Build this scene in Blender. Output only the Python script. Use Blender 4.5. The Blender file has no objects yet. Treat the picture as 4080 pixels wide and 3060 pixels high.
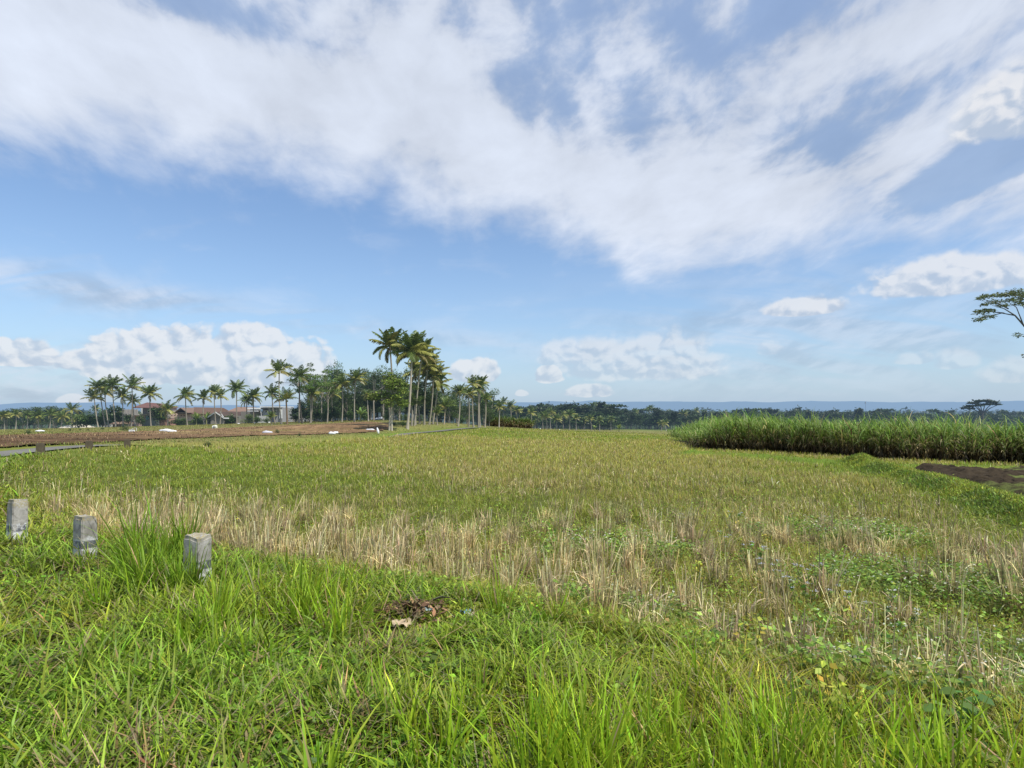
import bpy, bmesh, math, random
import numpy as np
from mathutils import Vector, Matrix

S = bpy.context.scene
COL = S.collection
RNG = np.random.default_rng(11)
random.seed(5)
EYE = 1.7            # eye height above the road verge
FPX = 610.0          # focal length in 1024-px units
HZ = 411.0           # image row of the horizon
K = 1024 / 4080.0    # photo pixels -> 1024-px units

# ------------------------------------------------------------------ camera
cam = bpy.data.cameras.new('camera')
cam_o = bpy.data.objects.new('camera', cam)
COL.objects.link(cam_o)
cam.sensor_width = 36.0
cam.lens = 36.0 * FPX / 1024
cam.shift_y = (HZ - 384) / 1024
cam.clip_start = 0.05
cam.clip_end = 60000
cam_o.location = (0, 0, EYE)
cam_o.rotation_euler = (math.radians(90), 0, 0)
S.camera = cam_o

def direction(sx, sy):
    """Bearing and elevation of a spot measured on the photograph (4080 px wide)."""
    u = (sx * K - 512) / FPX
    w = (HZ - sy * K) / FPX
    return math.atan(u), math.atan(w / math.sqrt(1 + u * u))

# ------------------------------------------------------------------ node helper
class N:
    """A socket with arithmetic, so shader maths can be written as formulas."""
    nt = None
    def __init__(self, s): self.s = s
    @staticmethod
    def m(op, *a, clamp=False):
        n = N.nt.nodes.new('ShaderNodeMath'); n.operation = op; n.use_clamp = clamp
        for i, x in enumerate(a):
            if isinstance(x, N): N.nt.links.new(x.s, n.inputs[i])
            else: n.inputs[i].default_value = x
        return N(n.outputs[0])
    def __add__(s, o): return N.m('ADD', s, o)
    def __radd__(s, o): return N.m('ADD', o, s)
    def __sub__(s, o): return N.m('SUBTRACT', s, o)
    def __rsub__(s, o): return N.m('SUBTRACT', o, s)
    def __mul__(s, o): return N.m('MULTIPLY', s, o)
    def __rmul__(s, o): return N.m('MULTIPLY', o, s)
    def __truediv__(s, o): return N.m('DIVIDE', s, o)
    def __rtruediv__(s, o): return N.m('DIVIDE', o, s)

def smooth(x, a, b):
    n = N.nt.nodes.new('ShaderNodeMapRange'); n.interpolation_type = 'SMOOTHSTEP'
    N.nt.links.new(x.s, n.inputs[0]); n.inputs[1].default_value = a; n.inputs[2].default_value = b
    return N(n.outputs[0])

def xyz(x, y, z):
    n = N.nt.nodes.new('ShaderNodeCombineXYZ')
    for i, v in enumerate((x, y, z)):
        if isinstance(v, N): N.nt.links.new(v.s, n.inputs[i])
        else: n.inputs[i].default_value = v
    return N(n.outputs[0])

def sep(v):
    n = N.nt.nodes.new('ShaderNodeSeparateXYZ'); N.nt.links.new(v.s, n.inputs[0])
    return [N(o) for o in n.outputs]

def noise(v, scale, detail=6, rough=0.55, dist=0.0, lac=2.0):
    n = N.nt.nodes.new('ShaderNodeTexNoise'); n.noise_dimensions = '2D'
    N.nt.links.new(v.s, n.inputs['Vector'])
    n.inputs['Scale'].default_value = scale; n.inputs['Detail'].default_value = detail
    n.inputs['Roughness'].default_value = rough; n.inputs['Distortion'].default_value = dist
    n.inputs['Lacunarity'].default_value = lac
    return N(n.outputs[0])

def voronoi(v, scale, smoothness=0.6, detail=0.0):
    n = N.nt.nodes.new('ShaderNodeTexVoronoi'); n.voronoi_dimensions = '2D'; n.feature = 'F1'
    N.nt.links.new(v.s, n.inputs['Vector']); n.inputs['Scale'].default_value = scale
    n.inputs['Detail'].default_value = detail
    return N(n.outputs[0])

def mixc(f, a, b):
    n = N.nt.nodes.new('ShaderNodeMix'); n.data_type = 'RGBA'
    ins = [i for i in n.inputs if i.enabled]
    fac, A, B = n.inputs[0], n.inputs[6], n.inputs[7]
    for sck, v in ((fac, f), (A, a), (B, b)):
        if isinstance(v, N): N.nt.links.new(v.s, sck)
        else: sck.default_value = v if not isinstance(v, tuple) else (*v[:3], 1)
    return N(n.outputs[2])

def curve(x, pts):
    n = N.nt.nodes.new('ShaderNodeFloatCurve'); N.nt.links.new(x.s, n.inputs['Value'])
    c = n.mapping.curves[0]
    while len(c.points) > 2: c.points.remove(c.points[1])
    c.points[0].location = pts[0]; c.points[1].location = pts[-1]
    for p in pts[1:-1]: c.points.new(*p)
    n.mapping.update()
    return N(n.outputs[0])
# ------------------------------------------------------------------ object helpers
def tag(o, label=None, cat=None, group=None, kind=None):
    if label: o['label'] = label
    if cat: o['category'] = cat
    if group: o['group'] = group
    if kind: o['kind'] = kind
    return o

def empty(name, loc, label=None, cat=None, group=None):
    o = bpy.data.objects.new(name, None); COL.objects.link(o); o.location = loc
    o.empty_display_size = 0.2
    return tag(o, label, cat, group)

def link(name, me, parent=None, loc=None, rot=None, scale=None):
    o = bpy.data.objects.new(name, me); COL.objects.link(o)
    if parent: o.parent = parent
    if loc is not None: o.location = loc
    if rot is not None: o.rotation_euler = rot
    if scale is not None: o.scale = scale
    return o

class Geo:
    """Collects vertices, faces and a colour per vertex; builds ONE mesh."""
    def __init__(s): s.v, s.f, s.c, s.n = [], [], [], 0
    def add(s, v, f, c):
        """v (n,3); f (m,k) indices; c (n,3) or one colour."""
        v = np.asarray(v, float).reshape(-1, 3); f = np.asarray(f, np.int64)
        c = np.asarray(c, float)
        if c.ndim == 1: c = np.broadcast_to(c, v.shape)
        s.v.append(v); s.c.append(c.reshape(-1, 3)); s.f.append(f + s.n); s.n += len(v)
        return s
    def mesh(s, name, mat, smooth=False):
        me = bpy.data.meshes.new(name)
        v = np.concatenate(s.v); c = np.concatenate(s.c)
        me.vertices.add(len(v)); me.vertices.foreach_set('co', v.astype(np.float32).ravel())
        loops = np.concatenate([f.ravel() for f in s.f])
        sizes = np.concatenate([np.full(len(f), f.shape[1], np.int64) for f in s.f])
        starts = np.concatenate([[0], np.cumsum(sizes)[:-1]])
        me.loops.add(len(loops)); me.loops.foreach_set('vertex_index', loops.astype(np.int32))
        me.polygons.add(len(sizes)); me.polygons.foreach_set('loop_start', starts.astype(np.int32))
        me.update(calc_edges=True)
        me.polygons.foreach_set('use_smooth', np.full(len(sizes), smooth))
        a = me.color_attributes.new('tint', 'FLOAT_COLOR', 'POINT')
        rgba = np.ones((len(v), 4), np.float32); rgba[:, :3] = np.clip(c, 0, 1)
        a.data.foreach_set('color', rgba.ravel())
        for m in (mat if isinstance(mat, (list, tuple)) else [mat]): me.materials.append(m)
        return me

def strips(geo, base, az, tilt, bend, L, W, c0, c1, seg=3, twist=None, prof=None, cm=None):
    """Blades: curved tapering ribbons. All arguments per blade; angles from the vertical."""
    n = len(base)
    t = np.linspace(0, 1, seg + 1)
    tm = (t[:-1] + t[1:]) / 2
    ang = tilt[:, None] + bend[:, None] * tm[None, :]
    st = (L / seg)[:, None]
    hor = np.concatenate([np.zeros((n, 1)), np.cumsum(np.sin(ang) * st, 1)], 1)
    ver = np.concatenate([np.zeros((n, 1)), np.cumsum(np.cos(ang) * st, 1)], 1)
    ca, sa = np.cos(az)[:, None], np.sin(az)[:, None]
    P = np.stack([base[:, 0:1] + hor * ca, base[:, 1:2] + hor * sa, base[:, 2:3] + ver], -1)
    if twist is None: twist = np.zeros(n)
    sd = az + math.pi / 2 + twist
    side = np.stack([np.cos(sd), np.sin(sd), np.zeros(n)], -1)
    if prof is None: prof = np.clip(np.minimum(0.75 + t * 1.2, 1.0) * (1 - t ** 2.2), 0.06, 1)
    w = (W[:, None] * prof[None, :] / 2)[..., None] * side[:, None, :]
    V = np.stack([P - w, P + w], 2)                     # n, seg+1, 2, 3
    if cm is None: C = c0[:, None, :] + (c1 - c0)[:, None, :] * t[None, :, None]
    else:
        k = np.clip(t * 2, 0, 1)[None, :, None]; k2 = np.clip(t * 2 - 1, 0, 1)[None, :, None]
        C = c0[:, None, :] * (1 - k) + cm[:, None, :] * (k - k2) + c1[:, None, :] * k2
    C = np.repeat(C[:, :, None, :], 2, 2)
    i0 = (np.arange(n) * (seg + 1) * 2)[:, None] + (np.arange(seg) * 2)[None, :]
    F = np.stack([i0, i0 + 1, i0 + 3, i0 + 2], -1).reshape(-1, 4)
    geo.add(V.reshape(-1, 3), F, C.reshape(-1, 3))

def leaves(geo, pos, az, pitch, size, aspect, col, fold=0.0):
    """Diamond leaves: base, two shoulders and tip; az/pitch is where the tip points."""
    n = len(pos)
    d = np.stack([np.cos(az) * np.cos(pitch), np.sin(az) * np.cos(pitch), np.sin(pitch)], -1)
    sd = np.stack([-np.sin(az), np.cos(az), np.zeros(n)], -1)
    roll = RNG.normal(0, 0.5, n)
    up = np.cross(sd, d)
    sd = sd * np.cos(roll)[:, None] + up * np.sin(roll)[:, None]
    s = size[:, None]; w = (size * aspect)[:, None] / 2
    m = pos + d * s * 0.45
    V = np.stack([pos, m - sd * w, pos + d * s, m + sd * w], 1)
    F = np.arange(n * 4).reshape(n, 4)
    geo.add(V.reshape(-1, 3), F, np.repeat(col[:, None, :], 4, 1).reshape(-1, 3))

def tube(geo, pts, rad, sides=7, col=(0.3, 0.27, 0.22), cap=True):
    pts = np.asarray(pts, float); rad = np.asarray(rad, float); n = len(pts)
    tan = np.gradient(pts, axis=0); tan /= np.linalg.norm(tan, axis=1)[:, None] + 1e-9
    ref = np.where(np.abs(tan[:, 2:3]) > 0.9, np.array([[1.0, 0, 0]]), np.array([[0, 0, 1.0]]))
    if np.abs(tan[:, 2]).max() > 0.9: ref = np.broadcast_to(np.array([[1.0, 0.2, 0]]), tan.shape)
    a = np.cross(ref, tan); a /= np.linalg.norm(a, axis=1)[:, None] + 1e-9
    b = np.cross(tan, a)
    th = np.arange(sides) * 2 * math.pi / sides
    ring = a[:, None, :] * np.cos(th)[None, :, None] + b[:, None, :] * np.sin(th)[None, :, None]
    V = pts[:, None, :] + ring * rad[:, None, None]
    i = np.arange(n - 1)[:, None] * sides; j = np.arange(sides)[None, :]; k = (j + 1) % sides
    F = np.stack([i + j, i + k, i + sides + k, i + sides + j], -1).reshape(-1, 4)
    geo.add(V.reshape(-1, 3), F, col)
    if cap:
        geo.add(V[-1], np.arange(sides)[None, :], col)
    return geo

def box(geo, x0, x1, y0, y1, z0, z1, col=(0.5, 0.5, 0.5)):
    v = [(x, y, z) for x in (x0, x1) for y in (y0, y1) for z in (z0, z1)]
    f = [(0, 1, 3, 2), (4, 6, 7, 5), (0, 4, 5, 1), (2, 3, 7, 6), (0, 2, 6, 4), (1, 5, 7, 3)]
    return geo.add(v, f, col)

# ------------------------------------------------------------------ materials
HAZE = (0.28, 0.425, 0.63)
def material(name, base=None, rough=0.7, translucent=0.0, spec=0.3, haze=0.0, bump=None, var=None, tint=True):
    """tint: base colour from the mesh's own colours. var: (scale, amount) brightness mottling.
    haze: length in metres over which a glowing haze colour is mixed over the surface."""
    m = bpy.data.materials.new(name); m.use_nodes = True
    nt = m.node_tree; nt.nodes.clear(); N.nt = nt
    out = nt.nodes.new('ShaderNodeOutputMaterial')
    p = nt.nodes.new('ShaderNodeBsdfPrincipled')
    p.inputs['Roughness'].default_value = rough
    p.inputs['Specular IOR Level'].default_value = spec
    if tint:
        a = nt.nodes.new('ShaderNodeVertexColor'); a.layer_name = 'tint'; col = N(a.outputs[0])
    else:
        r = nt.nodes.new('ShaderNodeRGB'); r.outputs[0].default_value = (*base, 1); col = N(r.outputs[0])
    if var:
        tc = nt.nodes.new('ShaderNodeTexCoord'); pv = N(tc.outputs['Object'])
        f = None
        for sc, am in (var if isinstance(var[0], tuple) else (var,)):
            nn = nt.nodes.new('ShaderNodeTexNoise'); nn.inputs['Scale'].default_value = sc; nn.inputs['Detail'].default_value = 5
            nn.inputs['Roughness'].default_value = 0.6
            nt.links.new(pv.s, nn.inputs['Vector'])
            g = (N(nn.outputs[0]) - 0.5) * (2 * am) + 1.0
            f = g if f is None else f * g
        sc_ = nt.nodes.new('ShaderNodeVectorMath'); sc_.operation = 'SCALE'
        nt.links.new(col.s, sc_.inputs[0]); nt.links.new(f.s, sc_.inputs['Scale']); col = N(sc_.outputs[0])
    nt.links.new(col.s, p.inputs['Base Color'])
    if bump:
        tc = nt.nodes.new('ShaderNodeTexCoord'); nn = nt.nodes.new('ShaderNodeTexNoise')
        nn.inputs['Scale'].default_value = bump[0]; nn.inputs['Detail'].default_value = 6
        nt.links.new(tc.outputs['Object'], nn.inputs['Vector'])
        b = nt.nodes.new('ShaderNodeBump'); b.inputs['Distance'].default_value = bump[1]; b.inputs['Strength'].default_value = 0.9
        nt.links.new(nn.outputs[0], b.inputs['Height']); nt.links.new(b.outputs[0], p.inputs['Normal'])
    sh = p.outputs[0]
    if translucent:
        t = nt.nodes.new('ShaderNodeBsdfTranslucent'); nt.links.new(col.s, t.inputs[0])
        mx = nt.nodes.new('ShaderNodeMixShader'); mx.inputs[0].default_value = translucent
        nt.links.new(sh, mx.inputs[1]); nt.links.new(t.outputs[0], mx.inputs[2]); sh = mx.outputs[0]
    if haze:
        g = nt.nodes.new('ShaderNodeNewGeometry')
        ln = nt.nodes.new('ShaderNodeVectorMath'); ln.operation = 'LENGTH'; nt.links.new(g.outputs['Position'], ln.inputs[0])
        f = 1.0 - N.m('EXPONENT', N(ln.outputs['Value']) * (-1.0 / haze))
        e = nt.nodes.new('ShaderNodeEmission'); e.inputs[0].default_value = (*HAZE, 1)  # painted haze: glowing air colour put into the surface by distance
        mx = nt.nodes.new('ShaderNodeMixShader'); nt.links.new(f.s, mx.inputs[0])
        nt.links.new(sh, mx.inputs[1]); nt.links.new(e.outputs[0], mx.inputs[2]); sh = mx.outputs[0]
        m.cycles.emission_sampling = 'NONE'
    nt.links.new(sh, out.inputs[0])
    return m

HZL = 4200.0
M = {}
M['blade'] = material('grass_blade', translucent=0.40, rough=0.5, spec=0.35)
M['straw'] = material('straw', translucent=0.25, rough=0.6, spec=0.25)
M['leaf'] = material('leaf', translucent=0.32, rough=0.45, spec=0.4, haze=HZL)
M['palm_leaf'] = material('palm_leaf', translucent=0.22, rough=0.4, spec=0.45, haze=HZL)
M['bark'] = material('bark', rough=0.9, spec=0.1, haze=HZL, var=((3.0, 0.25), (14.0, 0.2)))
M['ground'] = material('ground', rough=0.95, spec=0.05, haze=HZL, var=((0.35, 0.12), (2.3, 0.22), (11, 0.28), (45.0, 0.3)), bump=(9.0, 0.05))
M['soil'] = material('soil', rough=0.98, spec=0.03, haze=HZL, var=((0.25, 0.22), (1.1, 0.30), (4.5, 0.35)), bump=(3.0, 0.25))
M['road'] = material('road', rough=0.9, spec=0.1, var=((0.6, 0.15), (6, 0.15)))
M['concrete'] = material('concrete', rough=0.9, spec=0.1, var=((9.0, 0.16), (45.0, 0.22)), bump=(50, 0.004))
M['sack'] = material('sack', rough=0.6, spec=0.25, var=((3.0, 0.06), (10.0, 0.06)))
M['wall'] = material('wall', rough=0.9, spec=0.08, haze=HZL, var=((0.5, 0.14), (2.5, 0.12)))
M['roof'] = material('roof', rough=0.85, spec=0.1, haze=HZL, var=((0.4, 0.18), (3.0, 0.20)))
M['litter'] = material('litter', rough=0.8, spec=0.15, translucent=0.1)
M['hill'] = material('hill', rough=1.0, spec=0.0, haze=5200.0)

# ------------------------------------------------------------------ lie of the land
U = np.array([-1.5, -0.84, -0.6, -0.4, -0.2, 0.0, 0.25, 0.5, 0.84, 1.5])
YR = np.array([2, 5, 8, 20, 30, 45, 70, 110, 150, 300, 800, 2000, 6000, 16000], float)
ZT = np.array([
    [-.30, -.30, -.30, -.30, -.30, -.30, -.30, -.30, -.30, -.30],
    [-.32, -.32, -.32, -.32, -.32, -.32, -.34, -.36, -.38, -.40],
    [-.20, -.20, -.25, -.32, -.35, -.36, -.38, -.42, -.48, -.50],
    [0.30, 0.28, 0.00, -.28, -.40, -.45, -.50, -.60, -.70, -.70],
    [0.25, 0.20, 0.00, -.35, -.50, -.55, -.65, -.80, -.90, -.90],
    [-.10, -.10, -.10, -.40, -.55, -.70, -.95, -1.2, -1.3, -1.3],
    [-.80, -.70, -.60, -.45, -.60, -.90, -1.5, -1.9, -2.0, -2.0],
    [-2.0, -1.8, -1.2, -.50, 0.05, -1.3, -2.6, -3.2, -3.5, -3.5],
    [-3.2, -2.9, -2.0, -1.2, 0.00, -2.5, -4.2, -5.5, -6.0, -6.0],
    [-7.0, -7.0, -6.0, -5.0, -4.0, -6.5, -7.5, -9.0, -10., -10.],
    [-16., -16., -15., -14., -14., -16., -16., -17., -18., -18.],
    [-28., -28., -28., -28., -28., -28., -28., -28., -28., -28.],
    [-45., -45., -45., -45., -45., -45., -45., -45., -45., -45.],
    [-70., -70., -70., -70., -70., -70., -70., -70., -70., -70.]])
_ug = np.linspace(-1.5, 1.5, 241); _vg = np.linspace(math.log(2), math.log(16000), 401)
_t1 = np.stack([np.interp(_ug, U, r) for r in ZT])
_T = np.stack([np.interp(_vg, np.log(YR), _t1[:, k]) for k in range(len(_ug))], 1)
def _blur(a, n):
    for ax in (0, 1):
        k = np.ones(n) / n
        pad = [(0, 0), (0, 0)]; pad[ax] = (n // 2, n // 2)
        a = np.apply_along_axis(lambda q: np.convolve(q, k, 'valid'), ax, np.pad(a, pad, mode='edge'))
    return a
_T = _blur(_blur(_T, 9), 9)

# inner edge of the road, from beside the viewer round the left of the field to the palms
EDGE = np.array([(14, -5.2), (8, -1.0), (2.47, 2.94), (-1.04, 5.5), (-3.3, 6.45), (-6.4, 8.1), (-10.8, 12), (-14.2, 17), (-15.6, 22), (-15.9, 27), (-15.0, 36),
                 (-12.6, 48), (-9.6, 60), (-7.4, 70), (-6.0, 80), (-4.5, 90), (-2.0, 98), (4, 104), (20, 109), (60, 112)], float)
def edge_dist(x, y, line=EDGE):
    """Signed distance to a polyline; positive on the right of its direction of travel."""
    x = np.asarray(x, float); y = np.asarray(y, float)
    best = np.full(x.shape, 1e9); sg = np.ones(x.shape); along = np.zeros(x.shape); run = 0.0
    for a, b in zip(line[:-1], line[1:]):
        d = b - a; l2 = d @ d
        t = np.clip(((x - a[0]) * d[0] + (y - a[1]) * d[1]) / l2, 0, 1)
        qx = x - a[0] - t * d[0]; qy = y - a[1] - t * d[1]
        r = np.hypot(qx, qy); up = r < best - 1e-6
        best = np.where(up, r, best)
        sg = np.where(up, -np.sign(d[0] * qy - d[1] * qx + 1e-12), sg)
        along = np.where(up, run + t * math.sqrt(l2), along); run += math.sqrt(l2)
    return best * sg, along

def sm(x, a, b):
    t = np.clip((x - a) / (b - a), 0, 1); return t * t * (3 - 2 * t)

def _hash(ix, iy, seed):
    h = (ix * 374761393 + iy * 668265263 + seed * 1442695041) & 0xFFFFFFFF
    h = ((h ^ (h >> 13)) * 1274126177) & 0xFFFFFFFF
    return ((h ^ (h >> 16)) & 0xFFFF) / 65535.0
def vnoise(x, y, seed=0, octaves=4):
    x = np.asarray(x, float); y = np.asarray(y, float); tot = np.zeros(x.shape); am = 0.5; norm = 0
    for o in range(octaves):
        xi = np.floor(x).astype(np.int64); yi = np.floor(y).astype(np.int64)
        fx = x - xi; fy = y - yi; fx = fx * fx * (3 - 2 * fx); fy = fy * fy * (3 - 2 * fy)
        a = _hash(xi, yi, seed + o); b = _hash(xi + 1, yi, seed + o); c_ = _hash(xi, yi + 1, seed + o); d = _hash(xi + 1, yi + 1, seed + o)
        tot += am * ((a * (1 - fx) + b * fx) * (1 - fy) + (c_ * (1 - fx) + d * fx) * fy); norm += am
        am *= 0.5; x = x * 2.03 + 17.1; y = y * 2.03 - 5.7
    return tot / norm

# raised grass bank between the field and the bare plot on the right
BUND = np.array([(9.0, 7.5), (10.9, 12.6), (12.8, 18), (15.2, 26.5), (13.0, 31), (10.2, 34.5)], float)
BUND2 = np.array([(15.2, 26.5), (20.5, 26.2), (30, 25.0)], float)
def bund_dist(x, y):
    return np.abs(edge_dist(x, y, BUND)[0]), np.abs(edge_dist(x, y, BUND2)[0])

def height(x, y, fine=True):
    x = np.asarray(x, float); y = np.asarray(y, float)
    r = np.hypot(x, y); th = np.arctan2(x, y); at = np.abs(th)
    u = np.tan(np.clip(th, -0.983, 0.983))
    u = np.where(at > 0.98, u * np.cos(np.clip((at - 0.98) / (math.pi - 0.98), 0, 1) * math.pi / 2), u)
    v = np.log(np.clip(r * np.cos(np.clip(at, 0, 0.98)), 2.0, 15900))
    gu = np.clip((u + 1.5) / 3.0 * 240, 0, 239.999); gv = np.clip((v - _vg[0]) / (_vg[-1] - _vg[0]) * 400, 0, 399.999)
    iu = gu.astype(int); iv = gv.astype(int); fu = gu - iu; fv = gv - iv
    z = (_T[iv, iu] * (1 - fu) + _T[iv, iu + 1] * fu) * (1 - fv) + (_T[iv + 1, iu] * (1 - fu) + _T[iv + 1, iu + 1] * fu) * fv
    near = r < 160
    if near.any():
        s, al = edge_dist(x, y)
        rz = 0.30 * sm(np.where(x < 0, r, 0), 11, 19)
        w = (1 - sm(s, -0.1, 1.7)) * (1 - sm(y, 20, 34))
        z = np.where(near, z + (rz - z) * w, z)
        # bank on the far side of the road below the palms
        far_bank = sm(y, 62, 70) * (1 - sm(y, 96, 104)) * sm(-s, 3.6, 5.2) * (1 - sm(-s, 14, 26))
        z = np.where(near, z + 0.45 * far_bank, z)
        z = np.where(near, z - 0.42 * sm(-s, -0.6, 0.6) * (1 - sm(-s, 3.2, 4.6)) * sm(y, 26, 33) * (1 - sm(y, 55, 63)), z)
        b1, b2 = bund_dist(x, y)
        z = np.where(near, z + 0.28 * np.exp(-(b1 / 0.55) ** 2) * sm(y, 8, 12) + 0.18 * np.exp(-(b2 / 0.6) ** 2), z)
        if fine:
            z = np.where(near, z + (vnoise(x * 0.9, y * 0.9, 3) - 0.5) * 0.12 * (1 - sm(r, 20, 80)) * sm(s, -0.5, 0.8) + (vnoise(x * 3.1, y * 3.1, 9, 3) - 0.5) * 0.05 * (1 - sm(r, 6, 30)), z)
            # low terrace steps in the far fields
            st = vnoise(x * 0.05, y * 0.16, 21, 3)
            z = np.where(near, z + np.round(st * 9) / 9 * 0.5 * sm(y, 55, 80) * sm(s, 2, 12) - 0.25 * sm(y, 55, 80) * sm(s, 2, 12), z)
    return z

def hz(x, y): return float(height(np.array([x]), np.array([y]))[0])

def ray(sx, sy, D):
    """Point at depth D (metres ahead) seen at a spot of the photograph."""
    return Vector(((sx * K - 512) / FPX * D, D, EYE + (HZ - sy * K) / FPX * D))

def ground_at(sx, sy, lo=2.5, hi=400.0):
    """Where the ground lies that the photograph shows at a spot."""
    D = np.exp(np.linspace(math.log(lo), math.log(hi), 1500))
    x = (sx * K - 512) / FPX * D; zr = EYE + (HZ - sy * K) / FPX * D
    h = height(x, D)
    k = np.argmax(zr <= h) if (zr <= h).any() else len(D) - 1
    return Vector((x[k], D[k], h[k]))

# ------------------------------------------------------------------ ground sheet
def polygon_mask(x, y, poly):
    inside = np.zeros(x.shape, bool); n = len(poly)
    for i in range(n):
        x1, y1 = poly[i]; x2, y2 = poly[(i + 1) % n]
        c_ = ((y1 > y) != (y2 > y)) & (x < (x2 - x1) * (y - y1) / (y2 - y1 + 1e-12) + x1)
        inside ^= c_
    return inside

def plot(spots, **k): return [tuple(ground_at(sx, sy, **k).xy) for sx, sy in spots]
# the brown tilled field beyond the road on the left
TILLED = plot([(-300, 1800), (0, 1788), (240, 1774), (480, 1762), (640, 1752), (850, 1745), (1000, 1738), (1250, 1733), (1420, 1727), (1540, 1716), (1560, 1703)], hi=100) + \
         plot([(1560, 1690), (1430, 1683), (1180, 1694), (1000, 1702), (700, 1716), (400, 1726), (0, 1738), (-300, 1745)], hi=160)
BARE = [(11.3, 12.0), (13.3, 17.6), (15.7, 25.2), (20.5, 25.2), (30, 24.0), (24, 17), (15, 10)]

def wetmix(a, b, t): return a * (1 - t[..., None]) + b * t[..., None]
C_OLIVE = np.array((0.205, 0.205, 0.040)); C_GREEN = np.array((0.125, 0.19, 0.025)); C_TAN = np.array((0.27, 0.20, 0.105)); C_DIRT = np.array((0.062, 0.055, 0.024))

def greenness(x, y):
    """0 straw-coloured, 1 lush: how the grass of the field varies."""
    g = vnoise(x * 0.16, y * 0.16, 31, 4)
    g = g + 0.45 * np.exp(-(((x + 6.5) / 7) ** 2 + ((y - 16.5) / 6.0) ** 2)) + 0.25 * np.exp(-(((x + 16) / 9) ** 2 + ((y - 27) / 7) ** 2))
    g = g + 0.22 * sm(x, 4, 9) * (1 - sm(y, 12, 24)) - 0.10 * sm(y, 18, 30) * (1 - sm(y, 45, 60))
    b1, b2 = bund_dist(x, y)
    g = g + 0.5 * np.exp(-(b1 / 1.1) ** 2) * sm(y, 8, 12) + 0.5 * np.exp(-(b2 / 1.0) ** 2)
    g = g + 0.3 * sm(y, 58, 75)
    return g

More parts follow.
